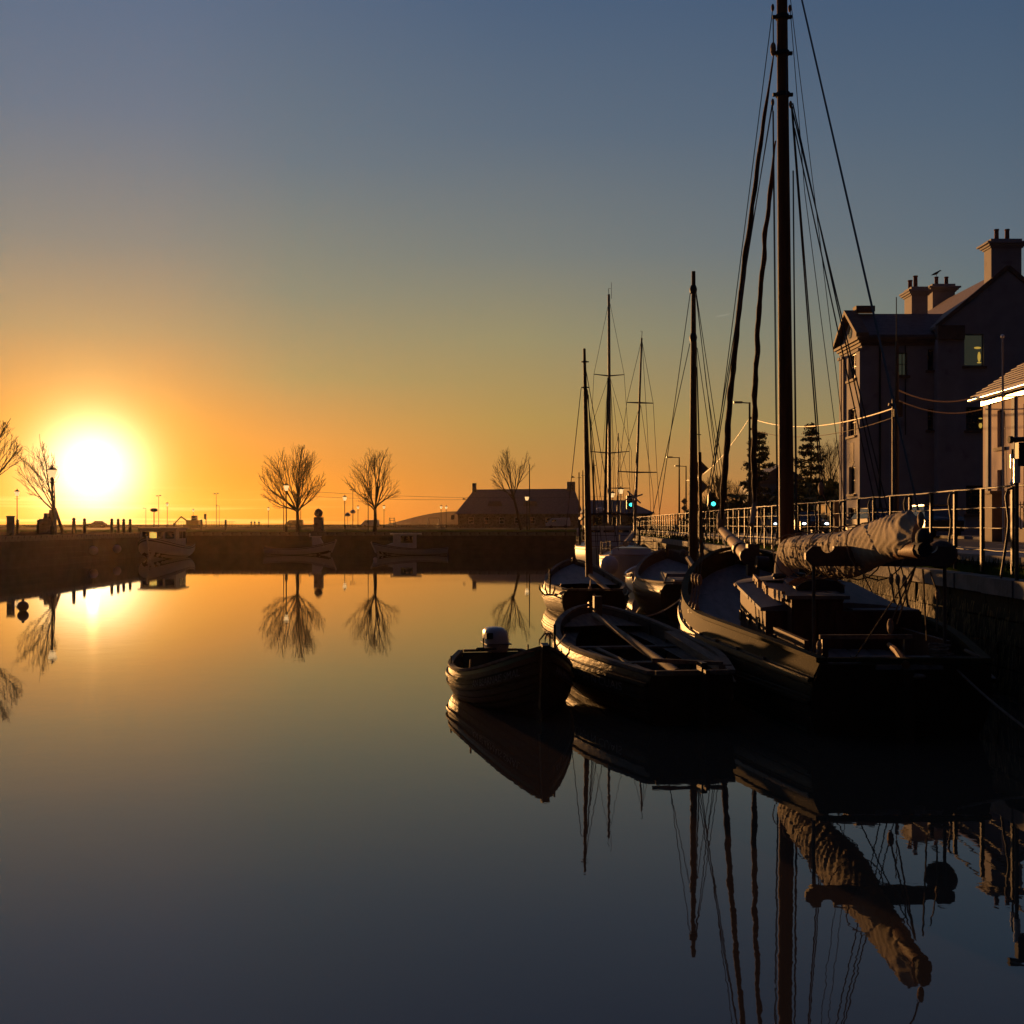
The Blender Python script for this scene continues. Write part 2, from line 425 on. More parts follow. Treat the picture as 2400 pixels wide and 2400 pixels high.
# road, pavements and kerbs on the right bank
rd = MB(); X = lambda off, y: qx(y) + off
def strip(mb, o0, o1, y0, y1, z, h=None):
    a = [(X(o0, y0), y0), (X(o1, y0), y0), (X(o1, y1), y1), (X(o0, y1), y1)]
    if h is None: mb.add([(x, y, z) for x, y in a], [(0, 1, 2, 3)])
    else: mb.prism(a, z, z + h)
strip(rd, 2.6, 11.0, -25, 99, QZ + 0.004)
solo('road', rd, M_ASPH, None, None, kind='structure')
pv = MB(); strip(pv, 0.5, 2.45, -25, 99, QZ - 0.01, 0.12); strip(pv, 11.15, 12.8, -25, 99, QZ - 0.01, 0.12)
solo('pavement', pv, M_PAVE, None, None, kind='structure')
kb = MB()
y = 12.0
k0 = None
line = MB()
yy = 14.0
while yy < 95:
    strip(line, 6.75, 6.87, yy, yy + 3, QZ + 0.008); yy += 9
solo('road_line', line, mat('road_paint', (0.7, 0.68, 0.62), 0.6, 0.1, 8), None, None, kind='structure')
kerb = thing('kerb', 'pale stone kerb between the quay road and the footpath by the railing', 'kerb', (X(2.5, 12), 12, QZ))
ks = None
for i in range(48):
    y0 = 12 + i * 1.0
    if ks is None:
        ks = part(kerb, 'kerb_stone', MB().box((X(2.525, y0 + .5), y0 + .5, QZ + 0.065), (0.14, 0.985, 0.13)), M_PAVE)
    else:
        o = ks.copy(); COL.objects.link(o); o.parent = kerb; o.location = (0.0283 * i, i * 1.0, random.uniform(-.004, .004))
kerb2 = thing('kerb', 'stone kerb on the house side of the quay road', 'kerb', (X(11.1, 40), 40, QZ))
part(kerb2, 'kerb_run', MB().prism([(X(11.0, 12), 12), (X(11.14, 12), 12), (X(11.14, 98), 98), (X(11.0, 98), 98)], QZ + 0.002, QZ + 0.125), M_PAVE)

# grass verge strip along the quay edge
vg = MB(); strip(vg, 0.0, 0.42, 8, 90, 1.6, 0.17)
solo('grass_verge', vg, M_GRASS, None, None, kind='structure')
tuft = MB()
for i in range(2600):
    y0 = 10 + 55 * random.random() ** 1.6; x0 = X(random.uniform(-.05, .45), y0); h = random.uniform(.05, .17); a = random.random() * PI; w = .012
    lx, ly = random.uniform(-.05, .05), random.uniform(-.05, .05)
    tuft.add([(x0 - w * math.cos(a), y0 - w * math.sin(a), 1.74), (x0 + w * math.cos(a), y0 + w * math.sin(a), 1.74), (x0 + lx, y0 + ly, 1.77 + h)], [(0, 1, 2)])
solo('verge_grass', tuft, M_GRASS, 'rough grass growing along the foot of the quay railing', 'grass', kind='stuff')
# grass on the far bank
fg = MB(); fg.add([(-60, 100.3, QZ + .004), (30, 100.3, QZ + .004), (40, 150, QZ + .004), (-80, 150, QZ + .004)], [(0, 1, 2, 3)])
solo('grass', fg, M_GRASS, None, None, kind='structure')
fr_ = MB(); fr_.add([(-300, 165, QZ + .004), (120, 165, QZ + .004), (120, 176, QZ + .004), (-300, 176, QZ + .004)], [(0, 1, 2, 3)])
solo('far_road', fr_, M_ASPH, None, None, kind='structure')

# quay walls
def coursed(name_, col):
    m = mat(name_, col, 0.85, 0.35, 1.5, 0.0)
    t = m.node_tree; p = t.nodes['Principled BSDF']
    c = t.nodes.new('ShaderNodeTexCoord'); mp = t.nodes.new('ShaderNodeMapping'); mp.inputs['Rotation'].default_value = (R(90), 0, 0)
    t.links.new(c.outputs['Object'], mp.inputs[0])
    br = t.nodes.new('ShaderNodeTexBrick'); br.inputs['Scale'].default_value = 1.0
    br.inputs['Brick Width'].default_value = 0.8; br.inputs['Row Height'].default_value = 0.35; br.inputs['Mortar Size'].default_value = 0.02
    t.links.new(mp.outputs[0], br.inputs['Vector'])
    b = t.nodes.new('ShaderNodeBump'); b.inputs['Distance'].default_value = 0.04; b.invert = True
    t.links.new(br.outputs['Fac'], b.inputs['Height']); t.links.new(b.outputs[0], p.inputs['Normal'])
    return m
M_WALLF = coursed('far_quay_masonry', (0.075, 0.066, 0.052))
fw = thing('quay_wall', 'far quay wall running the width of the basin behind the small white boats', 'quay wall', (-10, FARY + .2, 0))
part(fw, 'masonry', MB().box((-8.9, FARY + .22, -.4), (37.6, .44, 3.9)), M_WALLF)
w0 = None
for i in range(47):
    x0 = -27.6 + i * .8
    if w0 is None: w0 = part(fw, 'coping_stone', MB().box((x0 + .4, FARY + .21, 1.63), (.785, .5, .3)), M_STONE)
    else:
        o = w0.copy(); COL.objects.link(o); o.parent = fw; o.location = (i * .8, random.uniform(-.01, .01), random.uniform(-.012, .012))
lw = thing('quay_wall', 'dark left-side quay wall under the leaning bare tree', 'quay wall', (-27.5, 60, 0))
part(lw, 'masonry', MB().box((-27.53, 34.5, -.4), (.44, 129, 3.9)), M_WALLF)
w0 = None
for i in range(60):
    if w0 is None: w0 = part(lw, 'coping_stone', MB().box((-27.52, 51.4, 1.63), (.5, .785, .3)), M_STONE)
    else:
        o = w0.copy(); COL.objects.link(o); o.parent = lw; o.location = (random.uniform(-.01, .01), i * .8, random.uniform(-.012, .012))
rw = thing('quay_wall', 'weedy right-hand quay wall beside the moored sailing boats', 'quay wall', (qx(20), 20, 0))
part(rw, 'masonry_core', MB().prism([(X(-.10, -30), -30), (X(.19, -30), -30), (X(.19, 99), 99), (X(-.10, 99), 99)], -2, 1.42), M_STONEW)
cop = None
for i in range(64):
    y0 = 9 + i * 1.15
    if cop is None: cop = part(rw, 'coping_stone', MB().box((X(.0, y0 + .57), y0 + .57, 1.535), (.62, 1.13, .23), rz=-.0283), M_STONE)
    else:
        o = cop.copy(); COL.objects.link(o); o.parent = rw; o.location = (.0283 * 1.15 * i + random.uniform(-.02, .02), 1.15 * i, random.uniform(-.012, .012))
bl = None
cnt = 0
for row in range(5):
    zc = 1.24 - row * .34
    y0 = 11.0 + random.random() * .4
    while y0 < 44 and cnt < 290:
        L = random.choice((.55, .7, .85, 1.0))
        o = part(rw, 'stone', MB().box((X(-.12 + random.uniform(-.02, .012), y0 + L / 2), y0 + L / 2, zc), (.16, L - .03, .31), rz=-.0283), M_STONEW)
        y0 += L; cnt += 1
# weed hanging on the wall
wd = MB()
for i in range(3000):
    y0 = 12 + 40 * random.random(); z0 = random.uniform(.1, 1.3); x0 = X(-.215, y0); l = random.uniform(.1, .35)
    wd.add([(x0, y0 - .015, z0), (x0, y0 + .015, z0), (x0 - random.uniform(.0, .05), y0 + random.uniform(-.05, .05), z0 - l)], [(0, 1, 2)])
solo('hanging_weed', wd, mat('brown_weed', (0.13, 0.09, 0.02), .7, .5, 6), 'brown weed hanging on the quay wall above the water', 'weed', kind='stuff')
# low sea wall that makes the skyline
solo('sea_wall', MB().box((-90, 330, 2.13), (620, .8, .70)), M_STONE, 'long low sea wall along the skyline behind the lamps', 'wall')
# ------------------------------------------------------------------ boats
class Hull:
    def __init__(s, L, B, zs, zm, zb, tw=.6, draft=.5, rs=.25, rb=.5, p=2.2, q=.7, tum=.05, tm=.45, full=.8):
        s.__dict__.update(L=L, B=B, zs=zs, zm=zm, zb=zb, tw=tw, draft=draft, rs=rs, rb=rb, p=p, q=q, tum=tum, tm=tm, full=full)
    def h(s, t):
        a, m, b, tm = s.zs, s.zm, s.zb, .38
        return m + (a - m) * ((tm - t) / tm) ** 2 if t < tm else m + (b - m) * ((t - tm) / (1 - tm)) ** 2
    def f(s, t):
        if t < s.tm: return s.tw + (1 - s.tw) * math.sin(PI / 2 * t / s.tm)
        return max(0, 1 - ((t - s.tm) / (1 - s.tm)) ** s.p) ** s.q
    def zk(s, t): return -s.draft * (1 - t ** 5 * .9) * (1 - .35 * (1 - t) ** 4)
    def pt(s, t, k, side, off=0.0, drop=None):
        zk = s.zk(t); h = s.h(t)
        if drop is not None: k = (h - drop - zk) / (h - zk)
        fl = s.full + (0.35 - s.full) * 0 
        u = min(1, k / .78)
        g = (1 - (1 - u) ** 2.3) ** (.75 + 0.6 * t ** 3)
        tu = 1 + s.tum * (1 - .8 * t)
        g = g * tu if k < .78 else tu + (1 - tu) * (1 - math.cos((k - .78) / .22 * PI / 2))
        x = max(0.0, s.B / 2 * s.f(t) * g + off)
        y = t * s.L + s.rb * t ** 6 * (k - .5) - s.rs * (1 - t) ** 8 * (k - .5)
        return (side * x, y, zk + (h - zk) * k)


def ts(n): return [1 - (1 - i / n) ** 1.25 if False else i / n for i in range(n + 1)]


def hull_parts(root, H, m_hull, m_cap, m_in=None, planks=6, wales=((.80, .045, .035, None),), deck=None, m_deck=None, nt=30, cap=(.07, .035), plank_names=True, inner=True):
    TS = [i / nt for i in range(nt + 1)]
    TS = [t if t < .8 else .8 + .2 * (1 - (1 - (t - .8) / .2) ** 1.5) for t in TS]
    SS = [0, .1, .2, .3, .4, .5, .6, .7, .78, .85, .92, .985]
    m = MB()
    for sd in (-1, 1):
        rows = [[H.pt(t, s, sd) for s in SS] for t in TS]
        if sd == 1: rows = [r[::-1] for r in rows]
        m.grid(rows)
    tr = [H.pt(0, s, -1) for s in SS][::-1] + [H.pt(0, s, 1) for s in SS]
    m.add(tr, [tuple(range(len(tr)))])
    part(root, 'hull', m, m_hull, True, True)
    # transom board
    tb = MB(); ring = [H.pt(0, s, -1, .004) for s in SS[2:]][::-1] + [H.pt(0, s, 1, .004) for s in SS[2:]]
    tb.extr([(x, y - .03, z) for x, y, z in ring], (0, .028, 0))
    part(root, 'transom', tb, m_hull, True, False)
    if planks:
        s0 = .34
        for sd in (-1, 1):
            for k in range(planks):
                a = s0 + (.985 - s0) * k / planks; b = s0 + (.985 - s0) * (k + 1) / planks; e = .006
                rows = [[H.pt(t, a + .001, sd, .002), H.pt(t, a + e, sd, .013), H.pt(t, (a + b) / 2, sd, .014), H.pt(t, b - e, sd, .011), H.pt(t, b - .001, sd, .001)] for t in TS]
                if sd == 1: rows = [r[::-1] for r in rows]
                part(root, 'plank', MB().grid(rows), m_hull, True, True)
    # stem post
    st = MB(); ps = [Vector(H.pt(1, s, 1)) for s in (.2, .4, .6, .8, .95, 1.06)]
    for a, b in zip(ps[:-1], ps[1:]): st.bar(a + Vector((0, .02, 0)), b + Vector((0, .02, 0)), .09, .13, up=(0, 1, 0))
    part(root, 'stem_post', st, m_hull, True)
    for (s, w, th, mm) in wales:
        for sd in (-1, 1):
            rows = [[H.pt(t, s - w * .5, sd, .0), H.pt(t, s - w * .45, sd, .02 + th), H.pt(t, s + w * .45, sd, .02 + th), H.pt(t, s + w * .5, sd, 0)] for t in TS]
            if sd == 1: rows = [r[::-1] for r in rows]
            part(root, 'rubbing_strake', MB().grid(rows), mm or m_hull, True, False)
    w, th = cap
    for sd in (-1, 1):
        rows = []
        for t in TS:
            o = H.pt(t, 1, sd, w * .55); i = H.pt(t, 1, sd, -w * .45); z0, z1 = o[2] - .002, o[2] + th
            rows.append([(i[0], i[1], z0), (i[0], i[1], z1), (o[0], o[1], z1), (o[0], o[1], z0)])
        g_ = MB(); n = len(rows)
        g_.grid(rows, close=True); g_.f.append((0, 1, 2, 3)); g_.f.append(tuple(4 * (n - 1) + k for k in (3, 2, 1, 0)))
        if sd == 1: g_.f = [f[::-1] for f in g_.f]
        part(root, 'gunwale', g_, m_cap, True)
    c0, c1 = H.pt(0, 1, -1), H.pt(0, 1, 1)
    part(root, 'transom_rail', MB().box((0, c0[1], c0[2] + th / 2 + .002), (c1[0] * 2 - w, .09, th)), m_cap, True)
    if inner:
        lo = .26
        m = MB()
        for sd in (-1, 1):
            rows = [[H.pt(t, s, sd, -.045) for s in (lo, .4, .55, .7, .78, .86, .94, .99)] for t in TS]
            if sd == -1: rows = [r[::-1] for r in rows]
            m.grid(rows)
        rb_ = [H.pt(0, s, -1, -.045) for s in (.26, .5, .78, .99)][::-1] + [H.pt(0, s, 1, -.045) for s in (.26, .5, .78, .99)]
        m.add([(x, y + .03, z) for x, y, z in rb_], [tuple(range(8))[::-1]])
        part(root, 'inner_planking', m, m_in or M_WOODI, True, True)
    if deck is not None:
        rows = []
        for t in TS:
            e = H.pt(t, 0, 1, -.05, drop=deck); zc = e[2] + .06
            rows.append([(e[0] * u, e[1], e[2] + .05 * (1 - u * u)) for u in (-1, -.5, 0, .5, 1)])
        part(root, 'deck', MB().grid(rows), m_deck or M_DECK, True, True)


def ribs(root, H, n=9, m_=None, lo=.28, t0=.08, t1=.9):
    for i in range(n):
        t = t0 + (t1 - t0) * i / (n - 1)
        for sd in (-1, 1):
            r = MB(); ps = [Vector(H.pt(t, s, sd, -.05)) for s in (lo, .45, .6, .75, .86, .97)]
            for a, b in zip(ps[:-1], ps[1:]): r.bar(a, b, .045, .05, up=(sd, 0, .3))
            part(root, 'rib', r, m_ or M_WOODD, True)


def floorboards(root, H, z=.02, n=6, t0=.05, t1=.85, m_=None):
    for i in range(n):
        u0 = -1 + 2 * i / n; u1 = u0 + 2 / n - .03; rows = []
        for k in range(12):
            t = t0 + (t1 - t0) * k / 11
            e = H.pt(t, 0, 1, -.1, drop=H.h(t) - z)
            rows.append([(e[0] * u1, e[1], z + .02), (e[0] * u0, e[1], z + .02)])
        part(root, 'floorboard', MB().grid(rows[::-1]), m_ or M_WOODI, True)


def thwart(root, H, t, dz, w=.22, m_=None, name='thwart'):
    e = H.pt(t, 0, 1, -.05, drop=dz)
    part(root, name, MB().box((0, e[1], e[2]), (e[0] * 2, w, .035)), m_ or M_WOODI, True)


def hull_text(root, H, txt, side, t0, t1, s0, s1, name='painted_name'):
    cu = bpy.data.curves.new('tmp_text', 'FONT'); cu.body = txt; cu.size = 1.0
    o = bpy.data.objects.new('tmp_text', cu); COL.objects.link(o)
    dg = bpy.context.evaluated_depsgraph_get(); me = bpy.data.meshes.new_from_object(o.evaluated_get(dg))
    bpy.data.objects.remove(o); bpy.data.curves.remove(cu)
    xs = [v.co.x for v in me.vertices]; ys = [v.co.y for v in me.vertices]
    x0, x1, y0, y1 = min(xs), max(xs), min(ys), max(ys)
    mb = MB(); vs = []
    for v in me.vertices:
        u = (v.co.x - x0) / (x1 - x0); w = (v.co.y - y0) / (y1 - y0)
        t = t0 + (t1 - t0) * u
        vs.append(H.pt(t, s0 + (s1 - s0) * w, side, .022))
    mb.add(vs, [tuple(p.vertices) for p in me.polygons])
    bpy.data.meshes.remove(me)
    part(root, name, mb, M_LETTER, True)


def rig(root, a, b, r=.008, name='shroud', m_=None, n=4):
    return part(root, name, MB().tube([a, b], r, n), m_ or M_WIRE)


def heading(stern, bow):
    dx, dy = bow[0] - stern[0], bow[1] - stern[1]
    return math.atan2(-dx, dy), math.hypot(dx, dy)


def block_at(root, p, sz=.07, name='block'):
    part(root, name, MB().ball(p, sz, 8, 6, (.55, .7, 1.25)), M_SPARP, smooth=True)


# --- 1 the small open boat with the outboard, bow towards the camera
rz, L = heading((-.32, 17.9), (.38, 14.35))
B1 = thing('open_boat', 'black open boat with white outboard motor, bow pointing at the camera', 'boat', (-.32, 17.9, 0), rz)
H1 = Hull(L, 1.56, .47, .40, .90, tw=.58, draft=.35, rs=.12, rb=.15, p=2.0, q=.80, tum=.05, tm=.36)
hull_parts(B1, H1, M_TAR, M_WOODI, M_GREEN, planks=6, wales=((.865, .05, .03, None), (.70, .035, .02, None)), cap=(.075, .035))
part(B1, 'green_sheer_strake', (lambda: (lambda rows: MB().grid(rows))([[H1.pt(t / 30, .93, -1, .018), H1.pt(t / 30, .995, -1, .018)] for t in range(31)]))(), M_GREEN, True)
part(B1, 'green_sheer_strake', (lambda: (lambda rows: MB().grid(rows))([[H1.pt(t / 30, .995, 1, .018), H1.pt(t / 30, .93, 1, .018)] for t in range(31)]))(), M_GREEN, True)
ribs(B1, H1, 7); floorboards(B1, H1, -.02)
for t in (.22, .52): thwart(B1, H1, t, .2)
# fore deck of the little boat
fd = MB(); rows = []
for k in range(10):
    t = .72 + .28 * k / 9; e = H1.pt(t, 1, 1, -.03); rows.append([(-e[0], e[1], e[2] + .005), (-e[0] * .5, e[1], e[2] + .035), (0, e[1], e[2] + .045), (e[0] * .5, e[1], e[2] + .035), (e[0], e[1], e[2] + .005)])
part(B1, 'foredeck', MB().grid(rows), M_GREEN, True, True)
hull_text(B1, H1, 'AN BEARNAIS SMAL', 1, .66, .93, .72, .83)
hull_text(B1, H1, 'AN BEARNAIS SMAL', -1, .95, .62, .72, .83)
for t, sd in ((.3, -1), (.3, 1), (.62, 1), (.06, -1), (.95, -1)):
    e = H1.pt(t, 1, sd); part(B1, 'thole_pin', MB().tube([(e[0], e[1], e[2]), (e[0], e[1], e[2] + .14)], .014, 6), M_WOODD, True)
# outboard on the transom
OB = thing('outboard_motor', 'white outboard motor clamped to the stern of the small open boat', 'outboard motor', tuple(B1.matrix_basis @ Vector((0, 0, 0))), rz)
OB.location = (-.32, 17.9, 0)
FR[OB.name] = (Matrix.Translation(OB.location) @ Matrix.Rotation(rz, 4, 'Z')).inverted()
ox = -.12
cowl = MB(); rows = []
for k, (w, l, z) in enumerate(((.10, .15, .60), (.145, .22, .64), (.165, .26, .74), (.165, .265, .86), (.15, .25, .95), (.11, .20, .995), (.04, .09, 1.01))):
    rows.append([(ox + w * (abs(math.cos(a)) ** .6) * (1 if math.cos(a) > 0 else -1), -.17 + .04 * k / 6 + l * (abs(math.sin(a)) ** .6) * (1 if math.sin(a) > 0 else -1), z) for a in [2 * PI * j / 16 for j in range(16)]])
rows = [[(ox + (x - ox) * 1.12 + .10 * (z - .6), y, z - .17) for x, y, z in r] for r in rows]
cowl.grid(rows, close=True); cowl.f.append(tuple(range(16))[::-1]); cowl.f.append(tuple(6 * 16 + j for j in range(16)))
part(OB, 'cowling', cowl, M_WHITED, True, True)
part(OB, 'air_vent', MB().box((ox + .16, .06, .72), (.10, .12, .09)), M_RUB, True)
part(OB, 'stripe', MB().box((ox + .015, -.15, .59), (.385, .55, .018)), M_SIGN, True)
leg_ = MB(); leg_.box((ox, -.2, .26), (.16, .2, .44), taper=1.4); leg_.box((ox, -.22, -.1), (.07, .17, .5))
part(OB, 'leg', leg_, M_WHITED, True)
part(OB, 'clamp_bracket', MB().box((ox, -.03, .5), (.22, .12, .26)), M_RUB, True)
part(OB, 'tiller_arm', MB().tube([(ox + .05, .05, .52), (ox + .22, .30, .55), (ox + .32, .45, .56)], .02, 6), M_RUB, True)
part(OB, 'tiller_grip', MB().tube([(ox + .32, .45, .56), (ox + .42, .56, .57)], .028, 8), M_RUB, True)
part(OB, 'gear_lever', MB().tube([(ox + .30, .40, .55), (ox + .31, .42, .72)], .012, 6), M_RUB, True)

# --- 2 the open rowing and sailing boat beside it
rz, L = heading((2.12, 14.1), (1.36, 19.9))
B2 = thing('open_boat', 'black open wooden boat with spars and oars lying inside, stern towards the camera', 'boat', (2.12, 14.1, 0), rz)
H2 = Hull(L, 1.95, .63, .66, 1.02, tw=.50, draft=.45, rs=.2, rb=.25, p=2.3, q=.62, tum=.06, tm=.5)
hull_parts(B2, H2, M_TAR, M_WOODI, M_WOODD, planks=7, wales=((.86, .05, .03, None), (.66, .03, .02, None)), cap=(.10, .04))
ribs(B2, H2, 10); floorboards(B2, H2, .02, 7)
for t in (.2, .42, .66): thwart(B2, H2, t, .2, .2)
hull_text(B2, H2, 'NAOMH N CUAIS', -1, .42, .10, .70, .80)
# inner shelf along the sides (side benches)
for sd in (-1, 1):
    rows = []
    for k in range(12):
        t = .45 + .45 * k / 11; e = H2.pt(t, 0, sd, -.05, drop=.20)
        xi = max(0, abs(e[0]) - .26) * sd; r_ = [(e[0], e[1], e[2]), (xi, e[1], e[2])]
        rows.append(r_ if sd == -1 else r_[::-1])
    part(B2, 'side_bench', MB().grid(rows), M_WOODI, True)
bd = MB(); rows = []
for k in range(8):
    t = .84 + .14 * k / 7; e = H2.pt(t, 0, 1, -.05, drop=.10); rows.append([(-e[0], e[1], e[2]), (0, e[1], e[2] + .02), (e[0], e[1], e[2])])
part(B2, 'foredeck', MB().grid(rows), M_WOODI, True)
part(B2, 'bow_bitt', MB().box((0, L * .93, 1.05), (.13, .13, .34)), M_WOODD, True)
part(B2, 'rudder', MB().box((.12, -.2, .25), (.05, .34, .9)), M_TAR, True)
part(B2, 'rudder_head', MB().box((.12, -.13, .70), (.07, .2, .14)), M_TAR, True)
part(B2, 'tiller', MB().bar((-.42, .14, .77), (.40, -.06, .74), .05, .045), M_WOODI, True)
def spar(label, a, b, r0, r1, m_=M_WOODI, name='spar', cat='spar'):
    a, b = Vector(a), Vector(b)
    pts = [a.lerp(b, i / 8) for i in range(9)]
    return solo(name, MB().tube(pts, [r0 + (r1 - r0) * i / 8 for i in range(9)], 10), m_, label, cat, smooth=True)
spar('longest round spar lying diagonally across the open boat from bow to stern', P(1392, 1440, 19.5), P(1588, 1582, 14.15) + Vector((0, 0, .02)), .045, .06)
sp2 = P(1378, 1528, 17.3)
def oar(label, a, b):
    o = thing('oar', label, 'oar', tuple(a)); a, b = Vector(a), Vector(b)
    part(o, 'shaft', MB().tube([a, a.lerp(b, .75)], .028, 8), M_WOODI, smooth=True)
    part(o, 'blade', MB().bar(a.lerp(b, .73), b, .11, .02, up=(0, 0, 1)), M_WOODI)
oar('long oar lying along the left side of the open boat, outermost of two', P(1380, 1526, 17.2), P(1472, 1563, 14.9))
oar('oar lying beside the long spar in the open boat, inner of two', P(1400, 1520, 17.2), P(1515, 1574, 14.4))
e2 = [P(1480, 1455, 18.3), P(1560, 1490, 16.8), P(1690, 1560, 14.4)]
solo('timber_beam', MB().bar(P(1570, 1487, 17.2), P(1700, 1567, 14.4), .16, .10), M_WOODI, 'thick grey timber laid along the right-hand gunwale of the open boat', 'beam')
solo('rope_coil', MB().tube([P(1660, 1580, 14.0) + Vector((.09 * math.cos(a), .05 * math.sin(a), .02 * a / 6)) for a in [k * .5 for k in range(26)]], .014, 5), M_ROPE, 'small coil of rope on the stern of the open boat', 'rope')

# --- 3 black boat with the shortest wooden mast
rz, L = heading((2.12, 30.7), (2.0, 38.2))
B3 = thing('sailing_boat', 'black wooden sailing boat with the shortest wooden mast, low sunlight on its left quarter', 'boat', (2.12, 30.7, 0), rz)
H3 = Hull(L, 2.15, .70, .72, 1.25, tw=.66, draft=.6, rs=.25, rb=.35, p=2.2, q=.62, tum=.14, tm=.42)
hull_parts(B3, H3, M_TAR2, M_WOODI, M_WOODD, planks=6, wales=((.86, .05, .03, None), (.72, .03, .02, None)), cap=(.09, .04))
ribs(B3, H3, 7); floorboards(B3, H3, .05, 5)
for t in (.2, .42): thwart(B3, H3, t, .18)
rows = []
for k in range(10):
    t = .55 + .44 * k / 9; e = H3.pt(t, 0, 1, -.05, drop=.14); rows.append([(-e[0], e[1], e[2]), (0, e[1], e[2] + .05), (e[0], e[1], e[2])])
part(B3, 'foredeck', MB().grid(rows), M_DECK, True, True)
def mast(root, base, top, r0, r1, m_=M_SPAR, name='mast', n=12, tipband=True):
    base, top = Vector(base), Vector(top)
    pts = [base.lerp(top, i / 12) for i in range(13)]
    rr = [r0 + (r1 - r0) * (i / 12) ** 1.25 for i in range(13)]
    return part(root, name, MB().tube(pts, rr, n), m_, smooth=True)
D3 = 32.5
mb3, mt3 = P(1381, 1352, D3), P(1369.5, 817, D3)
mast(B3, mb3, mt3, .102, .036)
for py in (848, 908):
    part(B3, 'mast_band', MB().lathe(P(1370.5, py, D3), [(.065, -.02), (.065, .02)], 10), M_BLKM)
    part(B3, 'band_lug', MB().bar(P(1362, py, D3), P(1380, py, D3), .03, .03), M_BLKM)
for a, b, nm in (((1362, 910), (1334, 1130), 'shroud'), ((1372, 860), (1450, 1290), 'shroud'), ((1374, 908), (1425, 1290), 'shroud'), ((1376, 912), (1412, 1300), 'halyard'), ((1377, 915), (1405, 1330), 'halyard'), ((1379, 925), (1400, 1340), 'halyard')):
    bb = P(b[0], b[1], D3)
    if b[0] < 1340: bb = P(1325, 1255, D3 + 1)
    rig(B3, P(a[0], a[1], D3), bb, .010, nm)
part(B3, 'boom', MB().tube([P(1383, 1348, 32.2), P(1432, 1388, 30.6)], .055, 8), M_SPARP, smooth=True)
block_at(B3, P(1383, 1383, 30.8), .09); rig(B3, P(1383, 1383, 30.8), P(1384, 1360, 32), .02, 'mainsheet', M_ROPE)
part(B3, 'sheet_tail', MB().tube([P(1392, 1392, 30.6), P(1394, 1417, 30.5)], .045, 6), M_SPARP)
# grapnel on the quarter
def grapnel(label, p, sc=1.0):
    a = thing('anchor', label, 'anchor', tuple(p)); m = MB().tube([(0, 0, -.2 * sc), (0, 0, .25 * sc)], .018 * sc, 6)
    part(a, 'shank', m, M_BLKM, True)
    for k in range(4):
        an = k * PI / 2 + .4
        part(a, 'fluke', MB().tube([(0, 0, -.2 * sc), (.1 * sc * math.cos(an), .1 * sc * math.sin(an), -.2 * sc), (.19 * sc * math.cos(an), .19 * sc * math.sin(an), -.1 * sc), (.2 * sc * math.cos(an), .2 * sc * math.sin(an), -.02)], [.018 * sc, .018 * sc, .014 * sc, .005], 5), M_BLKM, True)
grapnel('small black grapnel anchor hung outside the short-masted boat', P(1289, 1366, 31.6), 1.6)
grapnel('small grapnel anchor hanging between the bows of the two open boats', P(1300, 1512, 15.6), 1.1)

# --- 4 decked boat with the middle wooden mast
rz, L = heading((4.85, 29.8), (5.15, 39.0))
B4 = thing('sailing_boat', 'black half-decked boat with grey hatch covers and the second tallest wooden mast', 'boat', (4.85, 29.8, 0), rz)
H4 = Hull(L, 2.7, .92, .86, 1.55, tw=.72, draft=.7, rs=.3, rb=.4, p=2.2, q=.6, tum=.12, tm=.42)
hull_parts(B4, H4, M_TAR2, M_WOODI, M_WOODD, planks=6, wales=((.86, .05, .03, None), (.73, .03, .02, None)), cap=(.10, .05), deck=.3)
part(B4, 'hatch_cover', MB().box((.15, 2.0, .86), (1.7, 2.0, .18), taper=.9), M_DECK, True)
part(B4, 'hatch_cover', MB().box((.1, 4.5, .90), (1.5, 1.9, .22), taper=.9), M_DECK, True)
part(B4, 'coaming', MB().box((.1, 2.0, .73), (1.9, 2.3, .14)), M_WOODD, True)
D4 = 32.0
mast(B4, P(1625, 1345, D4), P(1625.5, 636, D4), .130, .052)
part(B4, 'mast_head', MB().tube([P(1625.5, 672, D4), P(1625.5, 636, D4)], [.058, .048], 8), M_WOODD)
for py in (678, 790): part(B4, 'mast_band', MB().lathe(P(1625, py, D4), [(.085, -.12), (.105, .0), (.075, .1)], 10), M_BLKM, smooth=True)
for a, b, nm in (((1619, 678), (1545, 1205), 'shroud'), ((1617, 805), (1530, 1205), 'shroud'), ((1631, 680), (1705, 1180), 'shroud'), ((1631, 690), (1690, 1185), 'shroud'), ((1634, 815), (1688, 1190), 'shroud'), ((1632, 800), (1648, 1290), 'halyard'), ((1633, 860), (1644, 1290), 'halyard'), ((1632, 690), (1656, 905), 'halyard'), ((1656, 905), (1700, 1180), 'halyard')):
    rig(B4, P(a[0], a[1], D4), P(b[0], b[1], D4 + .2), .010, nm)
part(B4, 'crosstree', MB().bar(P(1634, 1018, D4), P(1643, 1019, D4), .02, .02), M_BLKM)
part(B4, 'gaff_jaw', MB().tube([P(1640, 1060, D4), P(1644, 1330, D4)], .05, 6), M_SPAR)
part(B4, 'boom', MB().tube([P(1613, 1308, 31.6), P(1628, 1330, 30.6), P(1650, 1350, 29.6)], .075, 8), M_SPARP, smooth=True)
for i in range(4):
    part(B4, 'deck_gear', MB().ball(P(1600 + 14 * i, 1296 + 3 * (i % 2), 36), .12, 6, 5), M_ROPE)
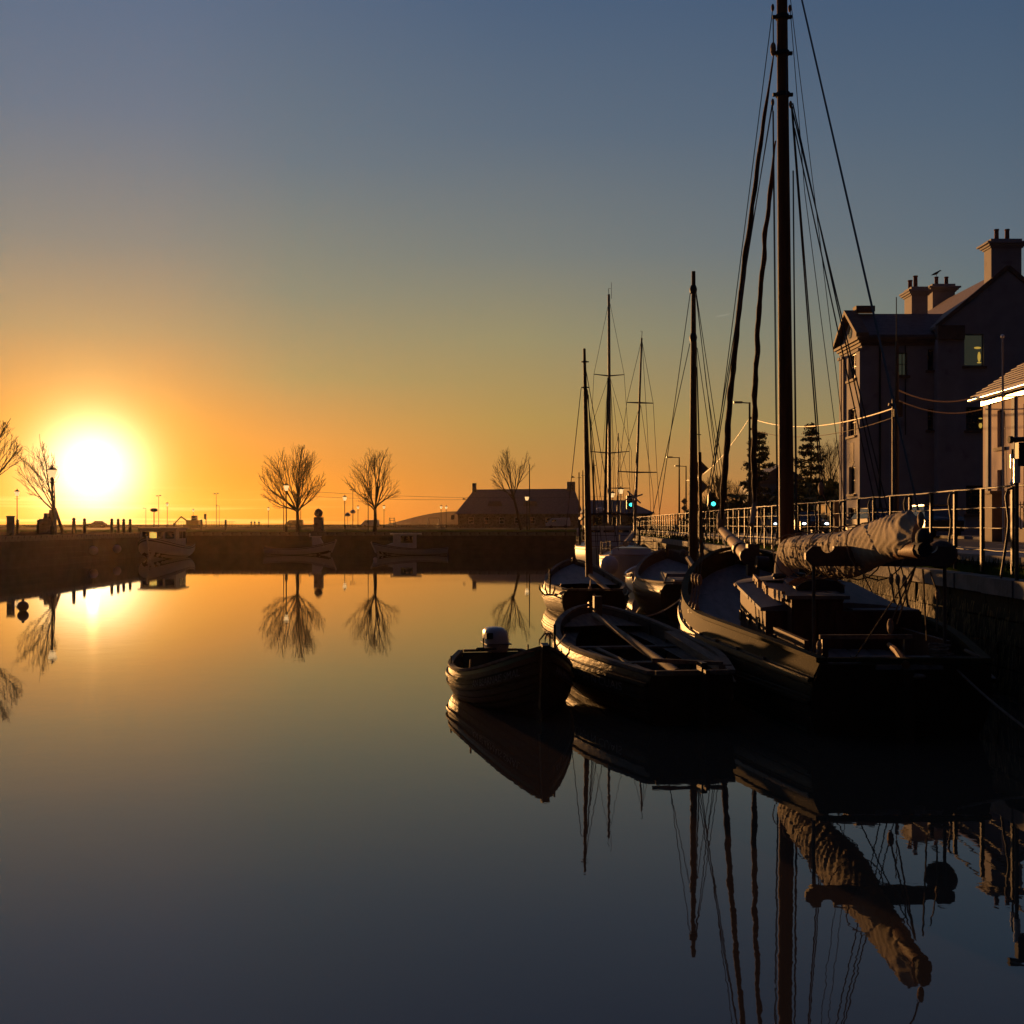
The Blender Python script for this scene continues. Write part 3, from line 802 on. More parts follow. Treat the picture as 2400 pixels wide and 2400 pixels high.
# small pale tender squeezed in behind it and its bundle
rz, L = heading((4.75, 41.2), (5.0, 44.2))
T1 = thing('tender', 'small pale dinghy moored between the half-decked boat and the yachts', 'dinghy', (4.75, 41.2, 0), rz)
HT = Hull(L, 1.5, .72, .62, .9, tw=.7, draft=.2, rs=.1, rb=.3, tum=.05)
hull_parts(T1, HT, M_WHITED, M_WHITE, M_WHITED, planks=0, wales=((.93, .06, .05, M_SPARP),), nt=16)
solo('sail_bag', MB().ball(P(1533, 1322, 40.8), .3, 10, 8, (.9, 1, 1.3)), M_FEND, 'pale bulging sail bag standing in the small dinghy by the black hull', 'sail bag', smooth=True)
# --- 5 the big hooker in the foreground
S0, S1 = (4.39, 13.4), (4.66, 24.2)
rz, L = heading(S0, S1)
BB = thing('sailing_boat', 'big dark decked sailing boat with the tallest thick wooden mast, moored along the near quay', 'boat', (S0[0], S0[1], 0), rz)
HB = Hull(L, 3.25, .86, 1.0, 1.9, tw=.56, draft=1.1, rs=.45, rb=.5, p=2.3, q=.58, tum=.10, tm=.48)
hull_parts(BB, HB, M_TAR2, M_OLIVE, M_OLIVE, planks=8, wales=((.868, .035, .05, None), (.70, .03, .03, None)), deck=.34, cap=(.12, .05), nt=36)
# lighter bulwark strake above the rubbing strake
for sd in (-1, 1):
    rows = [[HB.pt(k / 36, .895, sd, .022), HB.pt(k / 36, .99, sd, .022)] for k in range(37)]
    if sd == 1: rows = [r[::-1] for r in rows]
    part(BB, 'bulwark_strake', MB().grid(rows), M_OLIVE, True, True)
for k in range(9):
    t = .12 + k * .085
    e = HB.pt(t, .888, -1, .026); part(BB, 'scupper', MB().box(e, (.03, .12, .05)), M_RUB, True)
# deck planks proud of the deck
for i in range(11):
    u0 = -1 + 2 * i / 11; u1 = u0 + 2 / 11 - .025; rows = []
    for k in range(14):
        t = .02 + .93 * k / 13; e = HB.pt(t, 0, 1, -.08, drop=.34)
        rows.append([(e[0] * u, e[1], e[2] + .05 * (1 - u * u) + .012) for u in (u1, u0)])
    part(BB, 'deck_plank', MB().grid(rows[::-1]), M_DECK, True)
# green patch near the waterline at the stern
rows = [[HB.pt(.02 + .24 * k / 9, .44, -1, .018), HB.pt(.02 + .24 * k / 9, .5, -1, .018)] for k in range(10)]
part(BB, 'green_boot_stripe', MB().grid(rows), M_GREEN, True)
# coach roof with rounded forward end
def loc2w(x, y, z): return Matrix(((math.cos(rz), -math.sin(rz), 0), (math.sin(rz), math.cos(rz), 0), (0, 0, 1))) @ Vector((x, y, z)) + Vector((S0[0], S0[1], 0))
outline = []
for a in [k * PI / 14 for k in range(15)]:
    outline.append((.88 * math.cos(a) * (1.0 if True else 1), 5.3 + .9 * math.sin(a)))
outline = [(.92, 3.05)] + outline + [(-.92, 3.05)]
zr = lambda y: (y - 3.05) * .095
side = MB().prism(outline[::-1], .72, 1.19); side.v = [(x, y, z + (zr(y) if z > 1 else 0)) for x, y, z in side.v]; part(BB, 'coach_house', side, M_BROWN, True)
rf = MB(); rings = []
for (o, z) in ((.07, 1.192), (.07, 1.24), (-.25, 1.285), (-.6, 1.31)):
    rings.append([(x * (1 + o / .9), y + (o if y > 5.3 else (0.04 if o > 0 else 0)) * (1 if y > 4 else .0), z + zr(y)) for x, y in outline])
rf.grid(rings, close=True); rf.f.append(tuple(3 * len(outline) + k for k in range(len(outline))))
rf.f = [f[::-1] if False else f for f in rf.f]
part(BB, 'coach_roof', rf, M_DECK, True, True)
tr_ = MB().tube([(x * 1.085, y + (.07 if y > 5.3 else 0), 1.205 + zr(y)) for x, y in outline[1:-1]], .028, 6)
part(BB, 'roof_edge_moulding', tr_, M_SPARP, True)
for (y0, y1) in ((5.35, 4.75), (4.55, 4.1)):
    hr = MB(); hr.bar((-.66, y0, 1.37 + zr(y0)), (-.70, y1, 1.37 + zr(y1)), .045, .05)
    for u in (0, .5, 1): hr.box((-.66 - .04 * u, y0 + (y1 - y0) * u, 1.31 + zr(y0 + (y1 - y0) * u)), (.045, .08, .1))
    part(BB, 'roof_handrail', hr, M_SPARP, True)
for i, (x, y) in enumerate(((-.3, 5.2), (.05, 5.35))): part(BB, 'roof_vent', MB().lathe((x, y, 1.49), [(.09, 0), (.09, .08), (.12, .1), (.1, .14), (.02, .15)], 10), M_BLKM, True, True)
# portholes
for y in (3.6, 4.4, 5.1): part(BB, 'porthole', MB().lathe((-.925, y, .98), [(.09, -.01), (.09, .012), (.06, .016)], 12, axis='x'), M_BLKM, True)
# companion hatch box
cb = part(BB, 'companionway', MB().box((-.27, 2.98, .98), (.70, .46, .80)), M_BROWN, True)
part(cb, 'sliding_hatch', MB().box((-.27, 3.06, 1.405), (.86, .74, .05)), M_DECK, True)
part(cb, 'door', MB().box((-.44, 2.742, .98), (.30, .03, .72)), M_BROWN, True)
part(cb, 'door', MB().box((-.11, 2.742, .98), (.30, .03, .72)), M_BROWN, True)
part(cb, 'hatch_runner', MB().box((-.68, 3.5, 1.40), (.05, .95, .14)), M_SPARP, True)
part(cb, 'hatch_runner', MB().box((.14, 3.5, 1.38), (.05, .95, .10)), M_SPARP, True)
# slatted curved skylight
sk = part(BB, 'skylight', MB().extr([(-.28, 4.0, 1.3), (.42, 4.0, 1.3), (.42, 4.0, 1.48), (.3, 4.0, 1.57), (.07, 4.0, 1.6), (-.16, 4.0, 1.56), (-.28, 4.0, 1.48)], (0, .7, 0)), M_BLKM, True)
for k in range(5):
    part(sk, 'slat', MB().tube([(-.3, 4.05 + k * .14, 1.49), (-.16, 4.05 + k * .14, 1.575), (.07, 4.05 + k * .14, 1.615), (.3, 4.05 + k * .14, 1.585), (.44, 4.05 + k * .14, 1.49)], .012, 5), M_SPARP, True)
# raised starboard cockpit deck and cockpit
part(BB, 'side_deck', MB().box((.66, 3.6, 1.19), (.90, 1.8, .1)), M_DECK, True)
part(BB, 'cockpit_bulkhead', MB().box((.55, 2.72, .92), (1.16, .06, .60)), M_BROWN, True)
for sd in (-1, 1): part(BB, 'cockpit_coaming', MB().box((sd * .85, 1.75, .82), (.06, 1.9, .36)), M_BROWN, True)
hb = part(BB, 'mainsheet_horse', MB().bar((-.78, .45, 1.08), (.30, .45, 1.085), .06, .05), M_WOODI, True)
for x in (-.72, .24): part(hb, 'upright', MB().box((x, .45, .85), (.07, .07, .42)), M_WOODD, True)
# aft deck boards and gear
for i in range(4): part(BB, 'aft_deck_board', MB().box((.18, -.08 + i * .13, .83 + .008 * i), (1.25, .115, .035)), M_DECK, True)
part(BB, 'rudder_stock', MB().box((.0, -.27, .30), (.10, .34, 1.0)), M_TAR2, True)
part(BB, 'tiller', MB().tube([(.0, -.3, .84), (.05, .2, .94), (.12, .75, .96)], [.045, .04, .03], 8), M_SPAR, True)
for (x, y) in ((-.86, .5), (.98, .6), (-.9, 5.2), (1.05, 5.2)): part(BB, 'cleat', MB().box((x * .98, y, .72), (.06, .26, .06)), M_WOODD, True)
for (x, y, z) in ((-.80, .38, .98), (-.80, .38, .90)): part(BB, 'wooden_pulley', MB().ball((x, y, z), .05, 8, 6, (.7, .8, 1.3)), M_SPARP, True, True)
part(BB, 'stove_pipe', MB().tube([(-1.05, 1.75, .65), (-1.05, 1.75, .98)], .03, 8), M_BLKM, True)
# bow bitts, bowsprit
DM = 19.0
bs = part(BB, 'bowsprit', MB().tube([P(1752, 1302, 22.5), P(1722, 1272, 24.8), P(1690, 1240, 28.0)], [.15, .13, .085], 12), M_SPARP, smooth=True)
part(bs, 'bowsprit_band', MB().tube([P(1736, 1289, 23.4), P(1733, 1286, 23.6)], .155, 12), M_BLKM)
part(bs, 'bowsprit_cap', MB().tube([P(1754, 1304, 22.3), P(1751.5, 1301.5, 22.55)], .16, 12), M_WOODD)
part(BB, 'bow_bitt', MB().box(tuple(P(1764, 1312, 22.4)), (.22, .2, .6)), M_WOODD)
part(BB, 'anchor_windlass', MB().tube([P(1772, 1318, 22.0), P(1800, 1320, 22.0)], .13, 10), M_BLKM, smooth=True)
part(BB, 'bobstay', MB().tube([P(1692, 1242, 27.8), P(1712, 1330, 25.0)], .014, 5), M_WIRE)
# mast, tapering
base, top = P(1844, 1300, DM), P(1828, -560, DM)
def mp(py): 
    f_ = (py - 1300) / (-560 - 1300.0); return base.lerp(top, f_)
rr = lambda py: (18.2 + (12.4 - 18.2) * ((1300 - py) / 1300.0)) / FPX * DM
pts = [mp(py) for py in range(1300, -561, -60)]
M_ = part(BB, 'mast', MB().tube(pts, [max(.045, rr(py)) for py in range(1300, -561, -60)], 16), M_SPAR, smooth=True)
for py in (40, 125, 222):
    q_ = mp(py); r_ = rr(py)
    part(M_, 'mast_hoop', MB().lathe(q_, [(r_ + .005, -.035), (r_ + .022, -.03), (r_ + .022, .03), (r_ + .005, .035)], 16), M_BLKM)
    part(M_, 'hoop_lug', MB().bar(q_ + Vector((-r_ - .07, 0, 0)), q_ + Vector((r_ + .07, 0, 0)), .05, .05), M_BLKM)
part(M_, 'mast_coat', MB().lathe(mp(1270) - Vector((0, 0, .6)), [(.21, -.1), (.2, .2), (.15, .5)], 14), M_CANVAS, smooth=True)
chp, chs = loc2w(-1.62, 5.4, .98), loc2w(1.62, 5.2, .98)
def px_line(a, b, d0, d1, r, nm, m_=None): return rig(BB, P(a[0], a[1], d0), P(b[0], b[1], d1), r, nm, m_)
# port shrouds to the chainplates, with deadeyes and blocks
for k, (a, r_) in enumerate((((1811, 22), .007), ((1811, 235), .008), ((1812, 238), .008))):
    tgt = chp + Vector((0, -.32 + .32 * k, 0)); de = tgt + Vector((.05, .03, .55))
    rig(BB, P(a[0], a[1], DM), de, r_, 'shroud')
    for dd in (-.03, 0, .03): rig(BB, de + Vector((0, dd, 0)), tgt + Vector((0, dd, .1)), .008, 'lanyard', M_ROPE)
    block_at(BB, de, .075, 'deadeye'); block_at(BB, tgt + Vector((0, 0, .1)), .07, 'deadeye')
    part(BB, 'chainplate', MB().box(tuple(tgt + Vector((-.03, 0, -.14))), (.02, .05, .5)), M_BLKM)
for k, a in enumerate(((1853, 240), (1858, 242), (1862, 300))):
    tgt = chs + Vector((0, -.32 + .32 * k, 0)); de = tgt + Vector((-.05, .03, .55))
    rig(BB, P(a[0], a[1], DM), de, .011, 'shroud')
    for dd in (-.03, 0, .03): rig(BB, de + Vector((0, dd, 0)), tgt + Vector((0, dd, .1)), .008, 'lanyard', M_ROPE)
    block_at(BB, de, .075, 'deadeye'); block_at(BB, tgt + Vector((0, 0, .1)), .07, 'deadeye')
    part(BB, 'chainplate', MB().box(tuple(tgt + Vector((.03, 0, -.14))), (.02, .05, .5)), M_BLKM)
# other lines, measured against the mast
for a, b, d1, r_, nm in (((1848, -40), (1975, 1000), 20.5, .006, 'backstay'), ((1852, 20), (1886, 450), 19.5, .006, 'halyard'), ((1886, 450), (1985, 1215), 20.4, .006, 'halyard'),
        ((1855, 250), (1924, 1145), 19.6, .012, 'halyard'), ((1857, 250), (1931, 1170), 19.6, .010, 'halyard'), ((1811, 240), (1817, 850), 18.8, .008, 'halyard'), ((1817, 850), (1822, 1265), 18.7, .008, 'halyard'),
        ((1813, 260), (1824, 1268), 18.8, .006, 'halyard'), ((1843, 30), (1843, 225), 18.8, .008, 'halyard'), ((1859, 400), (1866, 1268), 18.8, .012, 'halyard'), ((1862, 700), (1869, 1268), 18.8, .008, 'halyard')):
    px_line(a, b, DM, d1, r_, nm)
block_at(BB, P(1924, 1145, 19.6), .09); rig(BB, P(1924, 1150, 19.6), loc2w(1.5, 5.9, 1.0), .010, 'halyard_tail', M_ROPE)
for py, x in ((18, 1811), (20, 1851), (240, 1811), (245, 1853)): block_at(BB, P(x, py, DM), .05, 'shackle')
block_at(BB, P(1812, 115, 19), .09)
# furled headsails
def furled(a, b, r0, r1, seed, label, extra=()):
    pts, rad = [], []
    a, b = Vector(a), Vector(b); random.seed(seed); n = 64
    for i in range(n + 1):
        u = i / n; w = Vector((noise.noise((u * 16, seed, 0)), noise.noise((u * 16, seed, 5)), 0)) * .028
        pts.append(a.lerp(b, u) + w * (1 if 0 < i < n else 0) + Vector((.12 * math.sin(u * PI), 0, 0)) * -1)
        r_ = r0 + (r1 - r0) * u; rad.append(r_ * (1 + .28 * noise.noise((u * 30, seed, 9))) * min(1, .35 + 6 * u, .35 + 10 * (1 - u)))
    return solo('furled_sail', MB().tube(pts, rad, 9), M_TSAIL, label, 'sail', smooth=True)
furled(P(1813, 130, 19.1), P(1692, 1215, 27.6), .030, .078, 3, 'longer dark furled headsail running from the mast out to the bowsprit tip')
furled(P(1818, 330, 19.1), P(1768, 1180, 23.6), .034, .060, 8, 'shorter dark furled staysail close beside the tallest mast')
rig(BB, P(1812, 40, 19), P(1813, 130, 19.1), .01, 'jib_halyard')
rig(BB, P(1768, 1180, 23.6), P(1735, 1292, 23.4), .01, 'tack_line', M_ROPE); rig(BB, P(1768, 1180, 23.6), P(1815, 1290, 21.0), .01, 'tack_line', M_ROPE); rig(BB, P(1768, 1180, 23.6), P(1765, 1300, 22.4), .012, 'tack_line', M_ROPE)
part(BB, 'sail_tack', MB().tube([P(1768, 1090, 23.4), P(1768, 1180, 23.6), P(1762, 1230, 23.2)], [.055, .045, .06], 8), M_CANVAS, smooth=True)
block_at(BB, P(1690, 1218, 27.8), .2, 'tack_bundle'); block_at(BB, P(1688, 1232, 27.8), .16, 'tack_bundle')
# boom with the stowed mainsail, and the boom crutch
boomA, boomB = P(1845, 1300, 18.6), P(2158, 1285, 12.2)
part(BB, 'boom', MB().tube([boomA, boomB + Vector((0, 0, -.02))], [.10, .09], 10), M_SPAR, smooth=True)
rows = []; NS, NR = 200, 72; random.seed(4)
ax0, ax1 = P(1848, 1290, 18.4), P(2150, 1262, 12.35)
for i in range(NS + 1):
    u = i / NS; c_ = ax0.lerp(ax1, u)
    up = .20 + .02 * math.sin(9 * u) + .13 * max(0, min(1, (u - .6) / .38)); dn = .30 + .16 * math.exp(-((u - .50) / .20) ** 2) - .12 * max(0, (u - .7) / .3)
    wd_ = .24 + .10 * math.exp(-((u - .45) / .3) ** 2) - .11 * max(0, (u - .6) / .4)
    e_ = min(1, .55 + u * 9) * min(1, .5 + (1 - u) * 12)
    row = []
    for k in range(NR):
        a = 2 * PI * k / NR
        sx, sz = math.cos(a), math.sin(a)
        ph = u * 95 + 4 * sx - 3 * sz + 5 * noise.noise((u * 7, sx * 1.3, sz * 1.3)); fold = .93 + .09 * (.5 - abs(math.sin(ph))) * (.4 + abs(noise.noise((u * 12, sx, 3.3)))*1.6) + .05 * noise.noise((u * 9 + sz * 1.2, sx * 1.2, sz * 1.2)) + .05 * (.5 - abs(math.sin(u * 260 + 9 * noise.noise((u * 20, sx * 3, sz * 3)) + 3 * sz))) * (1 if sz < .3 else .5)
        row.append(c_ + Vector((sx * wd_ * fold * e_, 0, (sz * (up if sz > 0 else dn)) * fold * e_)))
    rows.append(row)
sm = MB().grid(rows, close=True); sm.f.append(tuple(range(NR))[::-1]); sm.f.append(tuple(NS * NR + k for k in range(NR)))
SB = solo('stowed_mainsail', sm, M_CANVAS, 'big crumpled grey canvas mainsail bundled along the boom of the tallest-masted boat', 'sail', smooth=True)
for k, u in enumerate((.08, .2, .33, .46, .62, .76)):
    c_ = ax0.lerp(ax1, u); lp = []
    for j in range(17):
        a = 2 * PI * j / 16; lp.append(c_ + Vector((math.cos(a) * .35, .1 * math.sin(a), math.sin(a) * (.24 if math.sin(a) > 0 else .44))))
    part(BB, 'sail_tie', MB().tube(lp, .009, 5), M_ROPE)
# crutch board with two half-round rests
gx0, gx1, gz0, gz1, gy = 3.50, 5.28, 1.905, 2.145, 14.1
gl = [(gx0 + .08, gz0), (gx1 - .08, gz0), (gx1, gz0 + .08), (gx1, gz1 - .07), (gx1 - .07, gz1)]
def notch(cx, r): return [(cx + r * math.cos(a), gz1 - r * 1.05 * math.sin(a)) for a in [k * PI / 10 for k in range(11)]]
gl += notch(5.0, .078) + notch(3.50 + .26, .078) + [(gx0 + .08, gz1), (gx0, gz1 - .08), (gx0, gz0 + .08)]
part(BB, 'boom_crutch', MB().extr([(x, gy, z) for x, z in gl][::-1], (0, -.07, 0)), M_WOODD)
for x in (3.605, 5.17): part(BB, 'crutch_post', MB().tube([(x, gy - .03, .7), (x, gy - .03, 1.92)], .022, 8), M_STEEL, smooth=True)
# topping lift, boom end gear
tl0 = P(2152, 1195, 12.25)
rig(BB, tl0, P(2100, 965, 12.9), .012, 'topping_lift'); rig(BB, P(2100, 965, 12.9), P(1852, -120, 19), .014, 'topping_lift')
block_at(BB, P(2158, 1218, 12.2), .07); part(BB, 'boom_end_block', MB().ball(P(2164, 1262, 12.2), .10, 10, 8, (.8, 1, 1.1)), M_RUB, smooth=True)
part(BB, 'boom_end_cap', MB().tube([P(2150, 1285, 12.3), P(2168, 1288, 12.1)], .08, 10), M_RUB, smooth=True)
hs = loc2w(-.1, .45, 1.12)
for dx in (-.03, .05): rig(BB, P(2145, 1330, 12.4), P(2092, 1462, 13.6) + Vector((dx, 0, 0)), .010, 'mainsheet', M_ROPE)
block_at(BB, P(2087, 1468, 13.6), .075); block_at(BB, P(2165, 1290, 12.2), .08)
rig(BB, P(2147, 1325, 12.4), P(2005, 1540, 13.45), .010, 'mainsheet', M_ROPE)
rig(BB, P(2163, 1335, 12.4), P(2172, 1500, 13.2), .010, 'mainsheet', M_ROPE); rig(BB, P(2180, 1340, 12.6), P(2197, 1390, 13.0), .008, 'sheet_tail', M_ROPE); rig(BB, P(2197, 1395, 13.0), P(2196, 1480, 13.2), .010, 'sheet_tail', M_ROPE)
block_at(BB, P(2197, 1393, 13.0), .05)
# barrel-like bundle hanging behind the boom end
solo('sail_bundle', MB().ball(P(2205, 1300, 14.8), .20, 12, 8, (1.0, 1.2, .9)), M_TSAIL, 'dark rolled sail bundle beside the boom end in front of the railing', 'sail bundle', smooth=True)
solo('rope_pile', MB().tube([P(2204, 1552, 13.35) + Vector(((.05 + .10 * random.random()) * math.cos(k * .7), (.06 + .08 * random.random()) * math.sin(k * .7), .0035 * k)) for k in range(60)], .013, 5), M_ROPE, 'heap of rope on the stern of the tallest-masted boat', 'rope')
solo('folded_tarpaulin', MB().box(tuple(P(2120, 1560, 13.3)), (.75, .35, .05), rz=.05), M_DECK, 'folded grey tarpaulin lying on the stern deck of the tallest-masted boat', 'tarpaulin')
part(BB, 'stern_rail', MB().tube([P(2225, 1541, 13.3), P(2297, 1541, 13.3), P(2262, 1524, 13.7)], .02, 6), M_WOODI)
part(BB, 'port_quarter_block', MB().tube([P(1945, 1547, 13.45), P(2020, 1545, 13.45)], .02, 6), M_WOODI)
# fender under the stern
solo('fender', MB().ball(P(2150, 1585, 13.0), .06, 10, 8, (1.6, 1, .5)), M_ROPE, 'small pale fender under the transom of the tallest-masted boat', 'fender', smooth=True)
# mooring rope to the lower right
solo('mooring_rope', MB().tube(sag(P(2228, 1555, 13.3), (5.6, 9.4, 0.05), .22, 24), .014, 6), M_ROPE, 'thin mooring rope from the stern of the big boat down to the lower right', 'rope')
solo('mooring_rope', MB().tube(sag(P(1270, 1528, 14.5), P(1325, 1488, 17.0), .07, 10), .012, 5), M_ROPE, 'short rope joining the bows of the two open boats', 'rope')
solo('mooring_rope', MB().tube(sag(P(1425, 1432, 20), P(1622, 1375, 29.5), .35, 24), .018, 5), M_ROPE, 'slack rope hanging across the dark water between the middle boats', 'rope')

# ------------------------------------------------------------------ yachts behind
def yacht(label, stern, bow, B, zs, zm, zb, cabin, group=None, canopy=None):
    rz, L = heading(stern, bow)
    r = thing('yacht', label, 'yacht', (stern[0], stern[1], 0), rz)
    H = Hull(L, B, zs, zm, zb, tw=.68, draft=.6, rs=.35, rb=.9, p=2.0, q=.8, tum=.0, tm=.42)
    hull_parts(r, H, M_WHITED, M_SPARP, planks=0, wales=((.93, .03, .03, M_BLUEP),), deck=.05, m_deck=M_WHITED, nt=20, inner=False)
    x, y0, y1, z0, z1 = cabin
    c_ = part(r, 'cabin', MB().hexa([(-x, y0, z0), (x, y0, z0), (x * .6, y1, z0), (-x * .6, y1, z0), (-x * .86, y0 + .2, z1), (x * .86, y0 + .2, z1), (x * .45, y1 - .9, z1), (-x * .45, y1 - .9, z1)]), M_WHITED, True)
    for k in range(3):
        ya = y0 + .5 + k * (y1 - y0 - 1.4) / 3
        for sd in (-1, 1): part(c_, 'window', MB().box((sd * (x * .93 - .035 * (k + .5) * 3), ya + .4, (z0 + z1) / 2 + .05), (.05, .7, (z1 - z0) * .42)), M_GLASS, True)
    for k in range(5):
        u = k / 4
        for sd in (-1, 1):
            e = H.pt(u * .9 + .02, 1, sd, -.05); part(r, 'stanchion', MB().tube([(e[0], e[1], e[2]), (e[0], e[1], e[2] + .6)], .014, 5), M_STEEL, True)
    for sd in (-1, 1):
        for hz in (.6, .32): part(r, 'guard_wire', MB().tube([(H.pt(u * .9 + .02, 1, sd, -.05)[0], H.pt(u * .9 + .02, 1, sd, -.05)[1], H.h(u * .9 + .02) + hz) for u in (0, .25, .5, .75, 1)], .008, 4), M_STEEL, True)
    e = H.pt(0.02, 1, 1, -.05)
    for hz in (.6, .3): part(r, 'pushpit', MB().tube([(-e[0], e[1] + .5, e[2] + hz), (-e[0], e[1], e[2] + hz), (e[0], e[1], e[2] + hz), (e[0], e[1] + .5, e[2] + hz)], .016, 5), M_STEEL, True)
    return r, H
Y3, HY3 = yacht('white motor-sailer with a dark arch over its wheelhouse and the tallest grey mast', (5.15, 61.5), (5.9, 75), 3.7, 1.25, 1.2, 1.8, (1.3, 3.0, 8.5, 1.2, 2.0))
wh = part(Y3, 'wheelhouse', MB().hexa([(-1.35, 3.2, 1.3), (1.35, 3.2, 1.3), (1.2, 6.4, 1.3), (-1.2, 6.4, 1.3), (-1.2, 3.3, 2.25), (1.2, 3.3, 2.25), (.95, 5.7, 2.25), (-.95, 5.7, 2.25)]), M_WHITED, True)
part(wh, 'roof', MB().box((0, 4.5, 2.29), (2.7, 2.9, .08)), M_WHITE, True)
for x in (-.8, 0, .8): part(wh, 'window', MB().box((x, 3.215, 1.85), (.6, .04, .5)), M_GLASS, True)
arch = MB().tube([(-1.6, 2.2, 1.3), (-1.62, 2.2, 2.6), (-1.2, 2.2, 2.95), (0, 2.2, 3.02), (1.2, 2.2, 2.95), (1.62, 2.2, 2.6), (1.6, 2.2, 1.3)], .07, 6)
part(Y3, 'stern_arch', arch, M_BLKM, True)
part(Y3, 'radar_dome', MB().ball((-.5, 2.2, 3.25), .22, 10, 6, (1, 1, .55)), M_WHITE, True, True)
part(Y3, 'horseshoe_buoy', MB().lathe((-1.7, 2.4, 2.0), [(.2, -.06), (.25, 0), (.2, .06)], 10, axis='x'), M_FEND, True)
part(Y3, 'stern_lantern', MB().ball((-1.6, 2.1, 2.75), .08, 8, 6), M_LANT, True)
def bermudan(root, d, base, top, r0, r1, spreads, shrouds, boom=None, mm=M_ALU):
    mast(root, P(base[0], base[1], d), P(top[0], top[1], d), r0, r1, mm)
    for (xa, ya, xm, ym, xb, yb) in spreads:
        part(root, 'spreader', MB().tube([P(xa, ya, d), P(xm, ym, d)], [.025, .045], 6), mm); part(root, 'spreader', MB().tube([P(xm, ym, d), P(xb, yb, d)], [.045, .025], 6), mm)
    for pl in shrouds: part(root, 'shroud', MB().tube([P(x, y, d) for x, y in pl], .011, 4), M_WIRE)
    if boom: part(root, 'boom', MB().tube([P(*boom[0]), P(*boom[1])], .16, 8), M_CANVAS, smooth=True)
bermudan(Y3, 67.6, (1429, 1225), (1427, 690), .10, .070, [(1392, 877, 1427, 881, 1463, 878), (1383, 1058, 1427, 1062, 1475, 1058)],
         [[(1426, 712), (1392, 877), (1383, 1058), (1380, 1240)], [(1430, 712), (1463, 878), (1475, 1058), (1477, 1240)], [(1426, 885), (1386, 1000), (1376, 1240)], [(1430, 885), (1480, 1058), (1483, 1240)], [(1431, 890), (1441, 1240)], [(1431, 890), (1447, 1240)], [(1425, 890), (1400, 1240)], [(1437, 930), (1470, 1240)]])
part(Y3, 'furled_genoa', MB().tube([P(1425, 885, 67.4), P(1417, 1225, 67.4)], [.04, .09], 8), M_RUB, smooth=True)
part(Y3, 'mast_top_vane', MB().tube([P(1427, 690, 67.6), P(1426, 676, 67.6), P(1431, 676, 67.6)], .015, 4), M_WIRE); part(Y3, 'whip_aerial', MB().tube([P(1433, 700, 67.6), P(1433, 662, 67.6)], .012, 4), M_WIRE)
Y4, HY4 = yacht('smaller white yacht with a slightly raked slender mast, moored behind the half-decked boat', (5.15, 50), (5.95, 60.2), 2.9, 1.1, 1.0, 1.4, (.95, 2.6, 7.4, .95, 1.35))
bermudan(Y4, 57, (1487, 1262), (1504, 792), .065, .042, [(1469, 943, 1500, 944, 1531, 945), (1450, 1105, 1493, 1107, 1540, 1107)],
         [[(1503, 800), (1469, 943), (1450, 1105), (1440, 1270)], [(1505, 800), (1531, 945), (1540, 1107), (1550, 1270)], [(1500, 950), (1453, 1105), (1447, 1270)], [(1502, 950), (1530, 1150), (1536, 1270)], [(1505, 800), (1517, 1000), (1528, 1270)], [(1501, 950), (1475, 1270)]])
part(Y4, 'mast_top_vane', MB().tube([P(1504, 792, 57), P(1505, 776, 57), P(1501, 776, 57)], .014, 4), M_WIRE)
part(Y4, 'wind_generator', MB().tube([P(1486, 1168, 55), P(1487, 1260, 55)], .03, 6), M_STEEL)
for k in range(6):
    a = k * PI / 3 + .3; c_ = P(1486, 1165, 54.9); part(Y4, 'turbine_blade', MB().bar(c_, c_ + Vector((math.cos(a) * .42, 0, math.sin(a) * .42)), .07, .015, up=(0, 1, 0)), M_WHITED)
part(Y4, 'boom', MB().tube([P(1486, 1250, 56.5), P(1466, 1275, 51.5)], .13, 8), M_CANVAS, smooth=True)
solo('sail_bag', MB().ball(P(1428, 1325, 49.4), .36, 12, 8, (1.1, 1.2, 1.15)), M_FEND, 'pale rounded bundle hung on the stern of the smaller white yacht', 'bundle', smooth=True)
# a thin mast of a third yacht farther up the quay
Y5, HY5 = yacht('distant white yacht with a short thin mast beyond the motor-sailer', (7.1, 78), (7.6, 86), 2.6, 1.0, .9, 1.3, (.8, 2, 5.5, .9, 1.25))
bermudan(Y5, 81, (1447, 1245), (1449, 1015), .06, .035, [(1424, 1144, 1448, 1144, 1477, 1144)], [[(1449, 1020), (1424, 1144), (1422, 1245)], [(1449, 1020), (1477, 1144), (1480, 1245)]])

# --- small boats on the far side
def launch(label, stern, bow, B, zs, zb, cab, boot=M_TAR2):
    rz, L = heading(stern, bow); r = thing('motor_launch', label, 'boat', (stern[0], stern[1], 0), rz)
    H = Hull(L, B, zs, zs * .82, zb, tw=.75, draft=.3, rs=.1, rb=.45, p=2.2, q=.7, tum=0)
    hull_parts(r, H, M_WHITED, M_WOODD, planks=0, wales=((.90, .05, .03, M_WOODD),), nt=16, deck=.18, m_deck=M_DECK, cap=(.07, .04))
    rows = [[H.pt(k / 16, .20, -1, .01), H.pt(k / 16, .40, -1, .01)] for k in range(17)]; part(r, 'boot_stripe', MB().grid(rows), boot, True)
    rows = [[H.pt(k / 16, .40, 1, .01), H.pt(k / 16, .20, 1, .01)] for k in range(17)]; part(r, 'boot_stripe', MB().grid(rows), boot, True)
    return r, H
W1, HW1 = launch('small white open launch with a low wheelhouse near its right end, below the round-topped pillar', (-19.6, 93.5), (-14.3, 94.0), 1.9, .66, 1.15, None)
